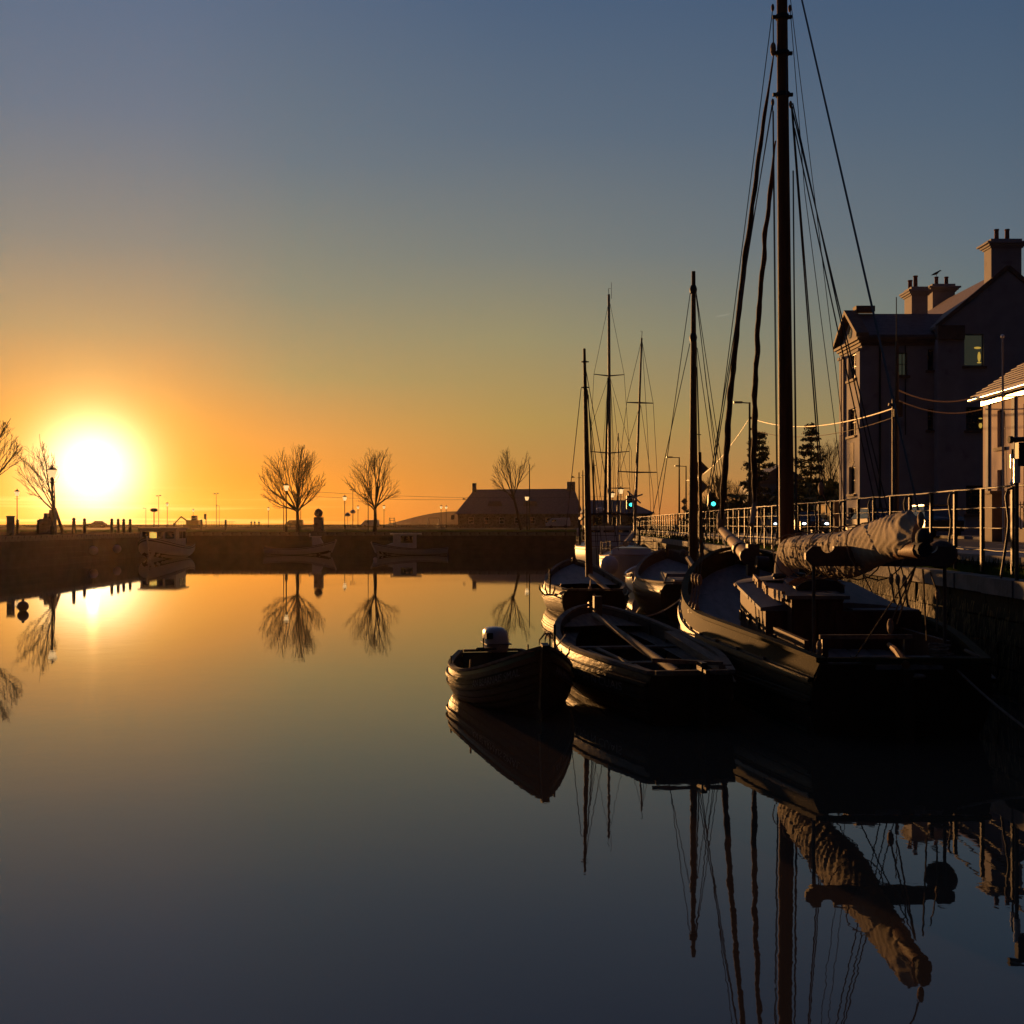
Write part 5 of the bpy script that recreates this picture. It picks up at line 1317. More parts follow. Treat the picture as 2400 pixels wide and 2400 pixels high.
def bare_tree(label, x, y, h, fork, rx, rz_, seed, lean=(0, 0), r0=.17, nl=9, low=58, cx=0, nb=7, twig=.011, detail=1.0, cy=None, lz=None):
    """trunk, limbs and twigs growing into an egg-shaped envelope"""
    rnd = random.Random(seed); base = Vector((x, y, QZ)); r_ = thing('bare_tree', label, 'tree', tuple(base))
    fk = base + Vector((lean[0] * fork, 0, fork)); cen = base + Vector((cx, 0, (lz or (h - rz_))))
    part(r_, 'trunk', MB().tube([base - Vector((0, 0, .2)), base + Vector((0, 0, .15)), base.lerp(fk, .5) + Vector((.03, 0, 0)), fk], [r0 * 1.25, r0, r0 * .85, r0 * .72], 10), M_BARK, smooth=True)
    limbs, tw = MB(), MB()
    def reach(p, d):
        q = Vector(((p.x - cen.x) / rx, (p.y - cen.y) / (cy or rx), (p.z - cen.z) / rz_)); e = Vector((d.x / rx, d.y / (cy or rx), d.z / rz_))
        A = e.dot(e); B = q.dot(e); C = q.dot(q) - 1; D = B * B - A * C
        return max(0, (-B + math.sqrt(D)) / A) if D > 0 else 0.0
    def grow(p, d, L_, r, lev):
        n = 7 if lev == 0 else (5 if lev == 1 else 3)
        pts = [p.copy()]; dirs = [d.copy()]; cur = p.copy(); dd = d.copy()
        for i in range(n):
            dd = (dd + Vector((rnd.gauss(0, .095), rnd.gauss(0, .095), .05 + rnd.gauss(0, .06)))).normalized(); cur = cur + dd * L_ / n; pts.append(cur.copy()); dirs.append(dd.copy())
        rad = [max(twig * .6, r * (1 - .82 * i / n)) for i in range(n + 1)]
        (limbs if lev < 2 else tw).tube(pts, rad, 6 if lev == 0 else (5 if lev == 1 else 3), cap=False)
        if lev >= 3: return
        m = int((nb, 6, 3)[lev] * detail)
        for k in range(m):
            u = .22 + .74 * (k + rnd.random() * .8) / m; i = min(n - 1, int(u * n)); w = u * n - i; q = pts[i].lerp(pts[i + 1], w)
            ax = Vector((rnd.gauss(0, 1), rnd.gauss(0, 1), rnd.gauss(0, 1))).cross(dirs[i]).normalized(); an = R(rnd.uniform(14, 34))
            nd = (dirs[i] * math.cos(an) + ax * math.sin(an) + Vector((0, 0, .10))).normalized()
            re = reach(q, nd)
            if re < .08: continue
            ln = min(re * rnd.uniform(.75, 1.08), L_ * (.62, .5, .45)[lev]) * (1.0 if lev else (1 - .35 * u))
            grow(q, nd, ln, max(twig, rad[i] * .55), lev + 1)
    for k in range(nl):
        a = 2 * PI * (k + rnd.random() * .6) / nl * 1.0; tl = R(6 + (low - 6) * ((k * 0.618) % 1.0))
        d = Vector((math.sin(tl) * math.cos(a) + lean[0] * .6, math.sin(tl) * math.sin(a), math.cos(tl))).normalized()
        st = fk - Vector((0, 0, rnd.uniform(0, .35) * fork * .5)); grow(st, d, reach(st, d) * rnd.uniform(.66, 1.08), r0 * rnd.uniform(.38, .55), 0)
    part(r_, 'limbs', limbs, M_BARK); part(r_, 'twigs', tw, M_BARK, kind='stuff')
    return r_
def bx(px, d): return (px - 1200) / FPX * d
bare_tree('wide bare tree on the far bank just left of the round-topped pillar', bx(697, 101), 101, 7.9, 2.0, 3.3, 3.3, 21, nl=14, cx=-.4, low=84, lz=4.35)
bare_tree('bare tree on the far bank right of the round-topped pillar', bx(879, 103), 103, 7.8, 2.2, 2.95, 3.3, 34, nl=11, cx=-.35, low=80, lz=4.3, detail=.9)
bare_tree('sparse bare tree leaning in front of the long stone house', bx(1221, 128), 128, 9.2, 4.0, 2.7, 3.0, 41, lean=(-.22, 0), nl=8, low=60, cx=-.9, nb=7, detail=.9)
bare_tree('wind-bent bare tree leaning left in front of the sun glow', bx(146, 85), 85, 7.1, 1.8, 2.2, 2.4, 55, lean=(-.30, 0), nl=9, low=55, cx=-2.3, nb=8, detail=.9, r0=.13, lz=4.5)
bare_tree('bare tree cut by the left edge of the picture', bx(-58, 60), 60, 6.3, 1.9, 2.6, 2.4, 63, nl=10, low=65, cx=.1)
bare_tree('bare tree between the conifer and the tall house', 25.6, 94, 7.6, 2.2, 2.3, 2.8, 77, nl=9, low=60)
bare_tree('low bushy bare tree beside the right-hand traffic light', 17.2, 96, 5.0, 1.0, 3.1, 2.2, 88, nl=13, low=75, lz=2.6)

# long stone house across the far road
SH = thing('stone_house', 'long low dark stone house with chimneys at both ends of its roof', 'house', (1, 241, QZ))
hx0, hx1, hy = bx(1066, 238), bx(1364, 238), 238
sw = [(2.2 + 3.1 * k, 3.2 + 3.1 * k, 2.6, 3.9) for k in range(7)]
part(SH, 'wall', wallp(MB(), (hx0 + .6, hy, 0), (1, 0, 0), hx1 - hx0 - 1.2, QZ, 4.7, .4, sw, (0, -1, 0)), M_STONE)
part(SH, 'inner_block', MB().box(((hx0 + hx1) / 2, hy + 6, 3.2), (hx1 - hx0 - 1.3, 10.8, 2.9)), M_STONE)
for h in sw: window(SH, (hx0 + .6, hy, 0), (1, 0, 0), (0, -1, 0), h, .4, M_WHITE, (0, 1), sill=False)
rx0, rx1 = bx(1112, 244), bx(1346, 244)
part(SH, 'roof', MB().add([(hx0, hy - .5, 4.6), (hx1 + .2, hy - .5, 4.6), (hx1 + .2, hy + 12, 4.6), (hx0, hy + 12, 4.6), (rx0, hy + 5.8, 9.7), (rx1, hy + 5.8, 9.9)], [(0, 1, 5, 4), (2, 3, 4, 5), (3, 0, 4), (1, 2, 5), (0, 3, 2, 1)]), M_SLATE)
part(SH, 'chimney', MB().box((bx(1112, 244), 243.8, 9.9), (.85, 1.2, 2.2)), M_STONE); part(SH, 'chimney', MB().box((bx(1338, 244), 243.8, 9.7), (1.7, 1.4, 3.2)), M_STONE)
for k in (0, 1):
    cx_ = bx((1160, 1243)[k], 240); part(SH, 'dormer', MB().extr([(cx_ - 1.7, hy + 1.4, 5.6), (cx_ + 1.7, hy + 1.4, 5.6), (cx_ + 1.2, hy + 1.4, 7.2), (cx_ - 1.2, hy + 1.4, 7.2)], (0, 3.2, 0)), M_SLATE)
solo('wall_lamp', MB().box((hx0 - .4, 237.5, 3.9), (.7, .5, .9)), M_TRIM, 'small dark box on the left end wall of the long stone house', 'box')
HP = thing('hipped_building', 'dark low building with a hipped roof behind the yacht masts', 'building', (bx(1455, 150), 150, QZ))
part(HP, 'wall', MB().box((bx(1450, 150), 153, 2.8), (8.6, 6, 2.1)), M_STONE)
ha, hb_ = bx(1362, 150), bx(1536, 150)
part(HP, 'roof', MB().add([(ha, 149.4, 3.85), (hb_, 149.4, 3.85), (hb_, 157, 3.85), (ha, 157, 3.85), (bx(1385, 153), 153, 5.6), (bx(1468, 153), 153, 5.6)], [(0, 1, 5, 4), (2, 3, 4, 5), (3, 0, 4), (1, 2, 5), (0, 3, 2, 1)]), M_SLATE)
for k in range(3): part(HP, 'window', MB().box((bx(1400 + 40 * k, 150), 149.97, 2.9), (1.0, .1, .9)), M_GLASS)

# ------------------------------------------------------------------ poles, lamps, signs
def lantern_proto():
    r_ = thing('street_lamp', '', 'street lamp', (0, -60, 0)); r_.name = 'street_lamp'
    part(r_, 'post', MB().lathe((0, 0, 0), [(.13, 0), (.13, .5), (.07, .55), (.05, .7), (.045, 3.4), (.07, 3.45), (.03, 3.5)], 10), M_BLKM, True, True)
    part(r_, 'ladder_bar', MB().bar((-.25, 0, 3.2), (.25, 0, 3.2), .03, .03), M_BLKM, True)
    ln = part(r_, 'lantern', MB().hexa([(-.11, -.11, 3.5), (.11, -.11, 3.5), (.11, .11, 3.5), (-.11, .11, 3.5), (-.21, -.21, 3.92), (.21, -.21, 3.92), (.21, .21, 3.92), (-.21, .21, 3.92)]), M_LANTB, True)
    part(ln, 'cap', MB().lathe((0, 0, 3.925), [(.31, 0), (.16, .12), (.05, .2), (.03, .3)], 10), M_BLKM, True)
    return r_
lamps = [(123, 71.5, .92, 'lantern street lamp in front of the wind-bent tree beside the sun'), (40, 118, 1.0, 'lantern street lamp nearest the left edge of the picture'), (671, 99.8, 1.0, 'lantern street lamp seen through the left branches of the wide bare tree'),
         (629, 236, 1.0, 'small distant lantern lamp left of the wide bare tree'), (808, 161, 1.12, 'lantern street lamp left of the striped parasols'), (839, 215, 1.0, 'small lantern lamp between the parasols and the white van'), (900, 212, 1.0, 'small lantern lamp right of the bare tree by the white van'),
         (1034, 213, 1.0, 'left one of the two close lantern lamps by the swings'), (1046, 216, 1.0, 'right one of the two close lantern lamps by the swings'), (1235, 140, 1.0, 'lantern street lamp in front of the long stone house'), (453, 262, 1.0, 'lantern lamp beside the small excavator'), (392, 250, 1.3, 'lantern lamp on the crowded pole right of the oval sign'), (1455, 110, 1.0, 'lantern lamp rising behind the yacht masts'), (1436, 124, 1.0, 'small lantern lamp at the foot of the tallest yacht mast')]
lp = lantern_proto()
for k, (px, d, sc, lab) in enumerate(lamps):
    if k == 0: lp.location = (bx(px, d), d, QZ); lp['label'] = lab; lp['group'] = 'lantern street lamps around the basin'
    else: dup(lp, (bx(px, d), d, QZ), random.random() * .5, sc, lab, 'lantern street lamps around the basin')
def pole(label, x, y, h, r_=.07, head=None, arm=None, name='pole', cat='pole'):
    t_ = thing(name, label, cat, (x, y, QZ)); part(t_, 'shaft', MB().tube([(0, 0, 0), (0, 0, h)], [r_, r_ * .55], 8), M_BLKM, True, True)
    if head == 'double': part(t_, 'lamp_head', MB().box((-.35, 0, h + .05), (.5, .3, .22)), M_SIGN, True); part(t_, 'lamp_head', MB().box((.35, 0, h + .15), (.45, .3, .22)), M_SIGN, True)
    if arm: part(t_, 'arm', MB().tube([(0, 0, h - .05), (arm, 0, h)], .04, 6), M_BLKM, True); part(t_, 'lamp_head', MB().box((arm, 0, h), (.55, .22, .12)), M_SIGN, True)
    return t_
pole('floodlight mast with two heads left of the wide bare tree', bx(507, 283), 283, 8.0, .09, 'double')
pole('short curved-arm lamp post beside the two-headed floodlight mast', bx(514, 283), 283, 5.2, .06, arm=-.6)
pole('floodlight mast with two heads beside the striped parasols', bx(827, 246), 246, 7.9, .09, 'double')
pole('faint tall pole just right of the oval sign', bx(372, 283), 283, 7.5, .09, 'double'); pole('faint short pole left of the oval sign', bx(342, 283), 283, 4.6, .08, arm=-.5)
pole('bare flagpole left of the lantern in the wide bare tree', bx(665, 110), 110, 3.2, .05); pole('thin pole right of the wide bare tree trunk', bx(705, 150), 150, 3.3, .05)
pole('slim pole left of the right-hand bare tree trunk', bx(863, 120), 120, 3.9, .05); pole('tall slim mast pole beside the lantern at the stone house', bx(1241, 132), 132, 7.4, .08)
pole('single-arm street light left of the two diamond signs', bx(1592, 108), 108, 6.8, .10, arm=-.9, name='street_light', cat='street light'); pole('single-arm street light behind the small diamond signs', bx(1608, 122), 122, 6.7, .10, arm=-.9, name='street_light', cat='street light')
p75 = pole('tall street light pole with a left arm between the furled sails', bx(1757, 75), 75, 8.4, .11, arm=-.75, name='street_light', cat='street light')
for zz in (6.7, 7.4): part(p75, 'insulator', MB().box((.12, 0, zz), (.2, .1, .14)), M_BLKM, True)
ut = thing('utility_pole', 'dark utility pole with cables in front of the tall house', 'pole', (bx(2101, 45), 45, QZ))
part(ut, 'shaft', MB().tube([(0, 0, 0), (.02, 0, 7.6)], [.10, .07], 8), M_WOODD, True, True); part(ut, 'side_pipe', MB().tube([(-.14, 0, 0), (-.14, 0, 5.5)], .035, 6), M_STEEL, True)
part(ut, 'top_rod', MB().tube([(.0, 0, 7.5), (.0, 0, 9.3)], .02, 5), M_STEEL, True)
part(ut, 'junction_box', MB().box((.05, 0, 5.0), (.3, .25, .55)), M_BLKM, True); part(ut, 'bracket_lamp', MB().tube([(0, 0, 5.15), (-.3, 0, 5.2)], .06, 8), M_STEEL, True)
ux, uy = bx(2101, 45), 45
def cable(label, a, b, drop, r_=.02, m_=M_ROPE): return solo('cable', MB().tube(sag(a, b, drop, 22), r_, 5), m_, label, 'cable')
cable('upper cable sagging from the utility pole to the pale house', (ux, uy, P(2101, 912, 45).z), (lhx(49) - .35, 49, 7.72), .32, .030, M_CABLE)
cable('lower cable sagging from the utility pole to the pale house', (ux, uy, P(2101, 936, 45).z), (lhx(49) - .1, 48.9, 7.2), .32, .024, M_CABLE)
cable('thick sunlit cable from the utility pole to the street light pole', (ux - .1, uy, P(2098, 957, 45).z), (bx(1757, 75) + .1, 75, 7.4 + QZ), .62, .032, M_CABLE)
cable('thin second cable below the thick sunlit one', (ux - .1, uy, P(2098, 978, 45).z), (bx(1757, 75) + .1, 75, 6.7 + QZ), .62, .016, M_ROPE)
cable('thin dark cable from the street light pole to the single-arm street light', (bx(1757, 75), 75, 7.4 + QZ), (bx(1608, 122), 122, 7.0), 1.0, .02, M_WIRE)
cable('upper thin wire crossing the sky left of the long stone house', (bx(735, 200), 200, 8.0), (bx(1430, 215), 215, 7.6), .6, .025, M_WIRE); cable('lower thin wire crossing the sky left of the long stone house', (bx(735, 200), 200, 7.2), (bx(1095, 215), 215, 7.0), .2, .025, M_WIRE)
# diamonds
def diamonds(label, x, y, s, zs, m_=M_SIGN, post_top=None):
    t_ = thing('road_sign', label, 'road sign', (x, y, QZ)); part(t_, 'post', MB().tube([(0, .05, 0), (0, .05, zs[0] + s - QZ)], .045, 8), M_BLKM, True)
    for z in zs:
        z -= QZ; part(t_, 'diamond_plate', MB().extr([(-s, 0, z), (0, 0, z - s), (s, 0, z), (0, 0, z + s)], (0, .03, 0)), M_YEL, True)
        part(t_, 'plate_back', MB().extr([(-s * .8, -.03, z), (0, -.03, z - s * .8), (s * .8, -.03, z), (0, -.03, z + s * .8)], (0, .028, 0)), m_, True)
    return t_
diamonds('pair of diamond road signs seen from behind beside the middle mast', bx(1641, 50), 50, .36, (P(0, 1098, 50).z, P(0, 1141, 50).z))
diamonds('small pair of diamond road signs far along the quay', bx(1604, 95), 95, .27, (P(0, 1175, 95).z, P(0, 1191, 95).z))
def signal(label, px, py, d):
    x = bx(px, d); z = P(px, py, d).z - QZ; t_ = thing('traffic_light', label, 'traffic light', (x, d, QZ))
    part(t_, 'post', MB().tube([(-.12, .1, 0), (-.12, .1, z + .5)], .05, 8), M_BLKM, True)
    hd = part(t_, 'signal_head', MB().box((-.10, 0, z + .18), (.42, .3, 1.0)), M_BLKM, True)
    part(t_, 'green_lens', MB().lathe((0, -.17, z), [(.13, -.02), (.13, 0), (.10, .01)], 12, axis='y'), M_TGREEN, True)
    for zz in (.28, .56): part(t_, 'dark_lens', MB().lathe((0, -.17, z + zz), [(.12, -.02), (.12, 0), (.10, .01)], 12, axis='y'), M_RUB, True)
    part(t_, 'top_fitting', MB().box((-.12, .05, z + .78), (.1, .1, .2)), M_BLKM, True)
signal('traffic light showing green beside the raked yacht mast', 1478, 1183, 88); signal('traffic light showing green between the middle mast and the bushes', 1671, 1181, 72)
# skyline furniture
pl_ = thing('monument', 'dark square pillar topped by a jagged round sculpture between the bare trees', 'monument', (bx(747, 100), 100, QZ))
part(pl_, 'pillar', MB().box((0, 0, .62), (.72, .72, 1.24)), M_STONE, True)
jb = MB().ball((0, 0, 1.60), .36, 12, 8); random.seed(5)
jb.v = [(x * (1 + .18 * random.uniform(-1, 1)), y * (1 + .18 * random.uniform(-1, 1)), 1.60 + (z - 1.60) * (1 + .15 * random.uniform(-1, 1))) for x, y, z in jb.v]
part(pl_, 'sculpture', jb, M_TRIM, True); part(pl_, 'base_step', MB().box((0, 0, .04), (1.1, 1.1, .08)), M_STONE, True)
mo = thing('stone_memorial', 'stepped dark memorial blocks left of the wind-bent tree', 'memorial', (bx(112, 82), 82, QZ))
for (px0, px1, py) in ((104, 124, 1212), (118, 130, 1195), (95, 112, 1216), (106, 114, 1203)):
    w_ = (px1 - px0) / FPX * 82; xx = ((px0 + px1) / 2 - 112) / FPX * 82; zt = P(0, py, 82).z - QZ; part(mo, 'block', MB().box((xx, 0, zt / 2), (w_, .5 + .03 * len(mo.children), zt), taper=.95), M_STONE, True)
gp2 = thing('stone_pier', 'square dark pier near the left edge below the lamp', 'pier', (bx(25, 68), 68, QZ)); part(gp2, 'shaft', MB().box((0, 0, .53), (.33, .33, 1.06)), M_STONE, True); part(gp2, 'cap', MB().box((0, 0, 1.09), (.38, .38, .06)), M_STONE, True)
os_ = thing('oval_sign', 'oval sign on a post right of the sun', 'sign', (bx(361, 120), 120, QZ)); part(os_, 'post', MB().tube([(0, 0, 0), (0, 0, 1.9)], .05, 6), M_BLKM, True)
part(os_, 'board', MB().lathe((0, 0, 2.1), [(.02, -.2), (.28, -.17), (.38, -.06), (.38, .06), (.28, .17), (.02, .2)], 14), M_SIGN, True, True)
sg = thing('road_sign', 'small upright rectangular sign between the excavator and the floodlight mast', 'road sign', (bx(481, 150), 150, QZ)); part(sg, 'post', MB().tube([(.1, 0, 0), (.1, 0, 1.4)], .05, 6), M_BLKM, True); part(sg, 'plate', MB().box((0, 0, 1.65), (.3, .05, .7)), M_SIGN, True)
# bollards along the left skyline
bo = thing('bollard', 'x', 'bollard', (0, -60, 0)); part(bo, 'shaft', MB().lathe((0, 0, 0), [(.13, 0), (.12, .8), (.09, .88), (.13, .95), (.08, 1.05), (.02, 1.08)], 10), M_BLKM, True, True)
bl_ = [(173, 78, 1.1, 'iron bollard just right of the leaning tree trunk'), (198, 85, 1.0, 'iron bollard just left of the parked dark car'), (262, 88, 1.0, 'first iron bollard right of the parked dark car'), (277, 90, 1.0, 'second iron bollard right of the parked dark car'), (290, 92, 1.0, 'third iron bollard right of the parked dark car'), (305, 94, 1.0, 'fourth iron bollard right of the parked dark car'), (41, 80, .9, 'short bollard near the left-edge lamp'), (90, 84, .9, 'bollard left of the stepped memorial'), (472, 130, 1.1, 'bollard between the excavator and the rectangular sign'), (529, 130, 1.1, 'bollard right of the two-headed floodlight mast')]
for k, (px, d, sc, lab) in enumerate(bl_):
    if k == 0: bo.location = (bx(px, d), d, QZ); bo['label'] = lab; bo['group'] = 'bollards on the far quayside'
    else: dup(bo, (bx(px, d), d, QZ), 0, sc, lab, 'bollards on the far quayside')
# promenade rail on the far skyline
pr = thing('promenade_railing', 'thin low railing along the skyline left of the wide bare tree', 'railing', (-70, 300, QZ))
b0 = None
for i in range(40):
    xx = bx(395, 300) + i * .42 * 1.0
    if b0 is None: b0 = part(pr, 'post', MB().tube([(xx, 300, QZ), (xx, 300, 3.2)], .04, 4), M_BLKM)
    else: o = b0.copy(); COL.objects.link(o); o.parent = pr; o.location = (i * .42, 0, 0)
part(pr, 'rail', MB().bar((bx(395, 300), 300, 3.2), (bx(395, 300) + 17, 300, 3.2), .06, .06), M_BLKM)
# playground
pgd = thing('swing_set', 'swing frame with two A-shaped ends on the far skyline', 'swing', (bx(1017, 215), 215, QZ))
for sx in (-.95, .95):
    for q in (-.35, .35): part(pgd, 'leg', MB().tube([(sx + q, -.6, 0), (sx, 0, 1.85)], .05, 5), M_BLKM, True)
part(pgd, 'top_bar', MB().tube([(-.95, 0, 1.85), (.95, 0, 1.85)], .05, 5), M_BLKM, True)
for x in (-.4, .4): part(pgd, 'swing_seat', MB().box((x, 0, .5), (.4, .15, .05)), M_BLKM, True)
cf = thing('climbing_frame', 'small ladder-like climbing frame left of the swings', 'climbing frame', (bx(919, 215), 215, QZ))
for x in (-.5, .35): part(cf, 'leg', MB().tube([(x - .1, 0, 0), (x, 0, 1.9)], .05, 5), M_BLKM, True); part(cf, 'leg', MB().tube([(x + .35, 0, 0), (x + .1, 0, 1.9)], .05, 5), M_BLKM, True)
for z in (.9, 1.4, 1.8): part(cf, 'rung', MB().tube([(-.5, 0, z), (.5, 0, z)], .04, 5), M_BLKM, True)
M_STR = mat('parasol_cloth', (.35, .2, .18), .8, .2, 4)
for k, (px, py, lab) in enumerate(((815, 1200, 'striped parasol on the far skyline, the left one'), (827, 1193, 'striped parasol on the far skyline, the right one'))):
    d = 205; u_ = thing('parasol', lab, 'parasol', (bx(px, d), d, QZ)); zt = P(0, py, d).z - QZ
    part(u_, 'pole', MB().tube([(0, 0, 0), (0, 0, zt)], .04, 5), M_BLKM, True)
    for j in range(8):
        a0, a1 = j * PI / 4, (j + 1) * PI / 4; part(u_, 'cloth_panel', MB().add([(0, 0, zt), (.45 * math.cos(a0), .45 * math.sin(a0), zt - .35), (.45 * math.cos(a1), .45 * math.sin(a1), zt - .35), (.42 * math.cos(a1), .42 * math.sin(a1), zt - .75), (.42 * math.cos(a0), .42 * math.sin(a0), zt - .75)], [(0, 1, 2), (1, 4, 3, 2)]), (M_STR, M_WHITE)[j % 2], True)
# excavator silhouette
ex = thing('excavator', 'small excavator with its arm bent down on the far skyline', 'excavator', (bx(450, 250), 250, QZ))
part(ex, 'track', MB().box((0, .9, .3), (3.2, .5, .6)), M_RUB, True); part(ex, 'track', MB().box((0, -.9, .3), (3.2, .5, .6)), M_RUB, True)
part(ex, 'body', MB().box((.3, 0, 1.1), (2.6, 2.1, 1.0)), M_YEL, True); part(ex, 'cab', MB().box((.6, -.3, 2.05), (1.1, 1.2, 1.0), taper=.9), M_GLASS, True)
part(ex, 'boom', MB().bar((-.9, 0, 1.3), (-2.3, 0, 2.35), .28, .3), M_YEL, True); part(ex, 'dipper', MB().bar((-2.25, 0, 2.35), (-3.7, 0, .9), .22, .24), M_YEL, True)
part(ex, 'bucket', MB().extr([(-3.5, -.3, .95), (-3.9, -.3, .9), (-4.05, -.3, .4), (-3.5, -.3, .3)], (0, .6, 0)), M_BLKM, True)

# ------------------------------------------------------------------ cars
def car(label, x, y, rz, m_, name='parked_car', kind='car', van=False, lights=False, cat='car'):
    t_ = thing(name, label, cat, (x, y, QZ), rz)
    if van: prof = [(-2.3, .35), (2.3, .35), (2.35, .8), (1.9, 1.15), (1.2, 1.85), (-2.2, 1.95), (-2.35, 1.0)]; roof = None; W_ = .92
    else: prof = [(-2.15, .32), (2.1, .32), (2.18, .58), (2.0, .82), (1.15, .92), (-1.95, .96), (-2.2, .78)]; W_ = .86
    rows = []
    n = len(prof)
    for (w, k) in ((-W_, .94), (-W_ + .08, 1.0), (W_ - .08, 1.0), (W_, .94)):
        rows.append([(w, yy_ * (k if abs(yy_) > 2 else 1), .32 + (zz - .32) * (k if zz > .7 else 1)) for yy_, zz in prof])
    b_ = MB().grid(rows, close=True); b_.f.append(tuple(range(n))); b_.f.append(tuple(3 * n + k for k in range(n))[::-1])
    part(t_, 'body', b_, m_, True, True)
    if not van:
        cab = MB(); rr0 = [(-.78, .95, .90), (.78, .95, .90), (.78, -1.85, .94), (-.78, -1.85, .94)]; rr1 = [(-.60, .25, 1.42), (.60, .25, 1.42), (.60, -1.25, 1.42), (-.60, -1.25, 1.42)]
        cab.hexa(rr0[::-1] + rr1[::-1]); part(t_, 'window_glass', cab, M_GLASS, True)
        part(t_, 'roof', MB().box((0, -.5, 1.44), (1.22, 1.56, .05)), m_, True)
    else:
        part(t_, 'windscreen', MB().hexa([(-.75, 1.92, 1.15), (.75, 1.92, 1.15), (.7, 1.28, 1.78), (-.7, 1.28, 1.78), (-.75, 1.97, 1.17), (.75, 1.97, 1.17), (.7, 1.33, 1.80), (-.7, 1.33, 1.80)]), M_GLASS, True)
        for sd in (-1, 1): part(t_, 'side_window', MB().box((sd * .925, .8, 1.4), (.02, .9, .4)), M_GLASS, True)
    for sx in (-1, 1):
        for yy_ in (1.35, -1.35):
            w_ = part(t_, 'wheel', MB().lathe((sx * (W_ - .1), yy_, .32), [(.20, -.1), (.32, -.1), (.33, 0), (.32, .1), (.20, .1)], 16, axis='x'), M_RUB, True)
            part(w_, 'rim', MB().lathe((sx * (W_ - .1), yy_, .32), [(.05, -.112), (.2, -.105), (.2, .105), (.05, .112)], 12, axis='x'), M_ALU, True)
        part(t_, 'headlight', MB().ball((sx * (W_ - .2), 2.13, .66), .10, 8, 6, (1.2, .5, .8)), M_HEAD if lights else M_WHITED, True)
        part(t_, 'wing_mirror', MB().box((sx * (W_ + .1), .75, .98), (.18, .1, .12)), m_, True)
    return t_
car('dark oncoming car with both headlights lit behind the railing', 17.75, 71, PI, M_CARD, 'car', lights=True)
car('oncoming car half hidden by the thick mast with a headlight lit', 18.75, 83, PI, M_CARS, 'car', lights=True)
car('silver parked car below the sunlit pediment of the tall house', 18.75, 61.5, .03, M_CARS)
car('dark parked car behind the railing right of the silver one', 18.3, 52, .03, M_CARD)
car('white van parked behind the right-hand bare tree on the far bank', bx(868, 312), 312, PI / 2, M_CARW, 'parked_van', van=True, cat='van')
car('white van parked in front of the long stone house', bx(1308, 225), 225, PI / 2, M_CARW, 'parked_van', van=True, cat='van')
car('dark parked car low on the skyline in front of the sun', bx(226, 262), 262, PI / 2 + .1, M_CARD)
car('grey boxy van half behind the trunk of the wide bare tree', bx(690, 316), 316, PI / 2, M_CARD, 'parked_van', van=True, cat='van')
# people far along the promenade
def person(label, px, d, walk=0.0):
    t_ = thing('person', label, 'person', (bx(px, d), d, QZ + .0)); m = MB()
    s_ = [((-.08, 0), (-.10 - walk, 0)), ((.08, 0), (.10 + walk, 0))]
    for (a, b) in s_: m.tube([(b[0], 0, 0), ((a[0] + b[0]) / 2, .02, .45), (a[0], 0, .86)], [.05, .06, .085], 7)
    m.tube([(0, 0, .80), (0, 0, 1.0), (0, 0, 1.25), (0, 0, 1.42), (0, 0, 1.50)], [.13, .15, .18, .17, .06], 10)
    for sd in (-1, 1): m.tube([(sd * .17, 0, 1.40), (sd * .25, .02, 1.12), (sd * (.26 + walk * .4), -.03, .84)], [.055, .045, .035], 6)
    part(t_, 'body', m, M_CLOTH, True, True); part(t_, 'head', MB().ball((0, 0, 1.62), .105, 10, 8, (.85, 1, 1.15)), M_SKIN, True, True); part(t_, 'hair', MB().ball((0, .02, 1.66), .105, 10, 8, (.9, 1, .95)), M_CLOTH, True, True)
for px, w_, lab in ((589, .05, 'person in dark clothes walking on the far promenade, the left of three'), (597, .1, 'person in dark clothes on the far promenade, the middle of three'), (607, .08, 'person in dark clothes on the far promenade, the right of three')): person(lab, px, 320, w_)
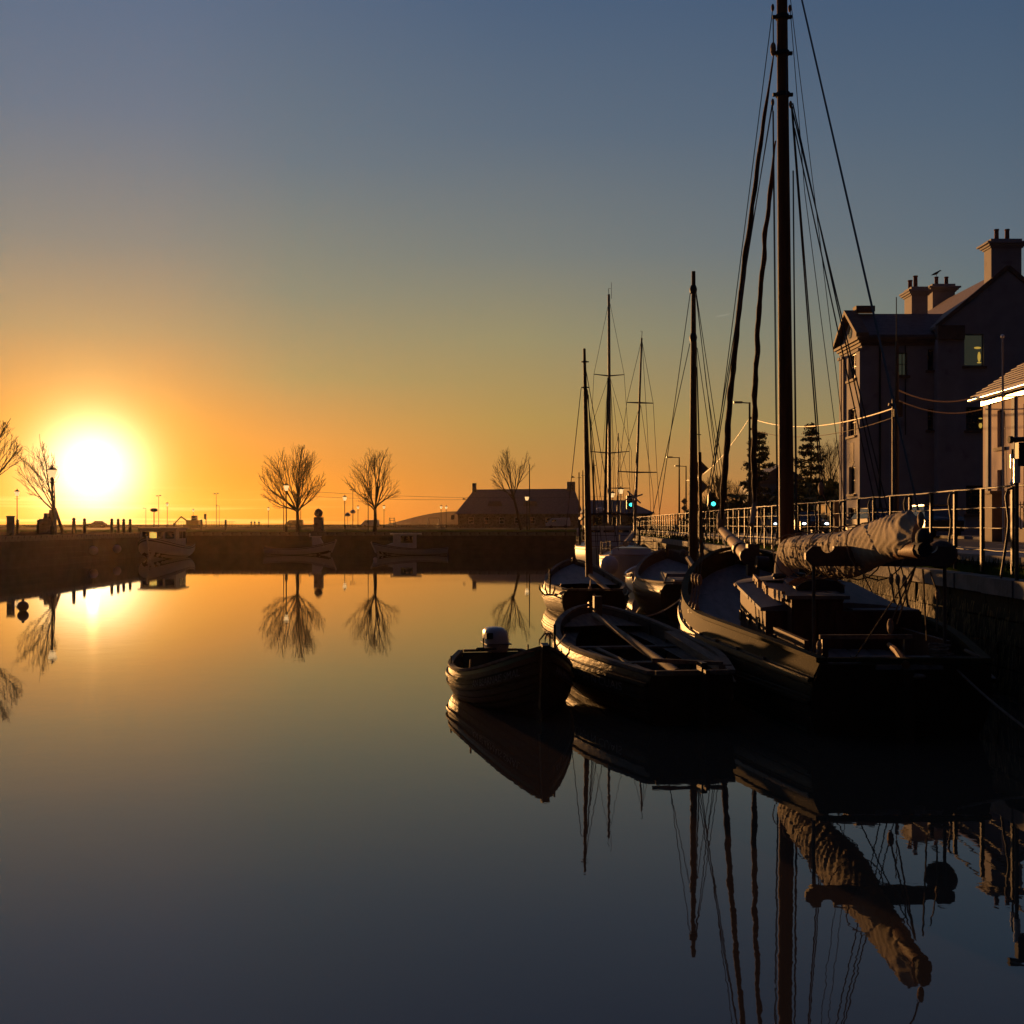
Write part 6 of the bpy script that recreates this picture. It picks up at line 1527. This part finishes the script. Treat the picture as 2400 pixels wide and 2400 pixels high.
# thin masts standing farther along the quay
for px, yt, d, lab in ((1358, 1107, 88, 'left one of two thin distant masts right of the long stone house'), (1367, 1102, 90, 'right one of two thin distant masts right of the long stone house'), (1392, 1078, 86, 'thin mast with a curved top between the two left boat masts')):
    t_ = thing('distant_mast', lab, 'mast', (bx(px, d), d, 0)); part(t_, 'mast_pole', MB().tube([(.02, 0, -.2), (-.03, 0, P(0, yt, d).z)], [.08, .04], 7), M_SPAR, True, True)
    part(t_, 'cross_piece', MB().tube([(-.15, 0, P(0, yt, d).z - .4), (.15, 0, P(0, yt, d).z - .4)], .02, 5), M_BLKM, True)
# gulls
for k, (px, py, d, lab) in enumerate(((1343, 1119, 150, 'gull gliding above the right chimney of the long stone house'), (1088, 1170, 170, 'gull flying beside the left end of the long stone house'))):
    p_ = P(px, py, d); g_ = thing('gull', lab, 'bird', tuple(p_)); m = MB()
    m.tube([(-.28, 0, 0), (-.1, 0, .02), (.12, 0, .03), (.26, 0, .02)], [.01, .07, .07, .02], 6)
    part(g_, 'body', m, M_BIRD, True, True)
    for sd in (-1, 1): part(g_, 'wing', MB().add([(-.1, sd * .03, .03), (.12, sd * .03, .03), (.0, sd * .38, .16), (-.14, sd * .38, .15), (-.22, sd * .72, .05), (-.1, sd * .40, .165)], [(0, 1, 2, 3), (3, 2, 4)]), M_BIRD, True)
# low hill beyond the bay
hl = MB(); rows = []
for i in range(41):
    u = i / 40; x = bx(880 + 500 * u, 850); hgt = 12 * math.sin(PI * u) ** 1.3 * (1 + .15 * math.sin(9 * u)) 
    rows.append([(x, 820, 1.0), (x, 850, 1.7 + hgt), (x, 890, 1.0)])
solo('hill', hl.grid(rows), M_HILL, None, None, kind='structure')

# ------------------------------------------------------------------ haze over the water and the bay
USE_HAZE = True
if USE_HAZE:
    hm = bpy.data.materials.new('morning_haze'); hm.use_nodes = True; t = hm.node_tree; t.nodes.clear()
    pvn = t.nodes.new('ShaderNodeVolumePrincipled'); pvn.inputs['Color'].default_value = (1.0, .72, .40, 1); pvn.inputs['Density'].default_value = 0.00005; pvn.inputs['Anisotropy'].default_value = 0.8
    ou = t.nodes.new('ShaderNodeOutputMaterial'); t.links.new(pvn.outputs[0], ou.inputs['Volume'])
    solo('haze', MB().box((0, 480, 10), (1900, 1100, 28)), hm, None, None, kind='stuff')
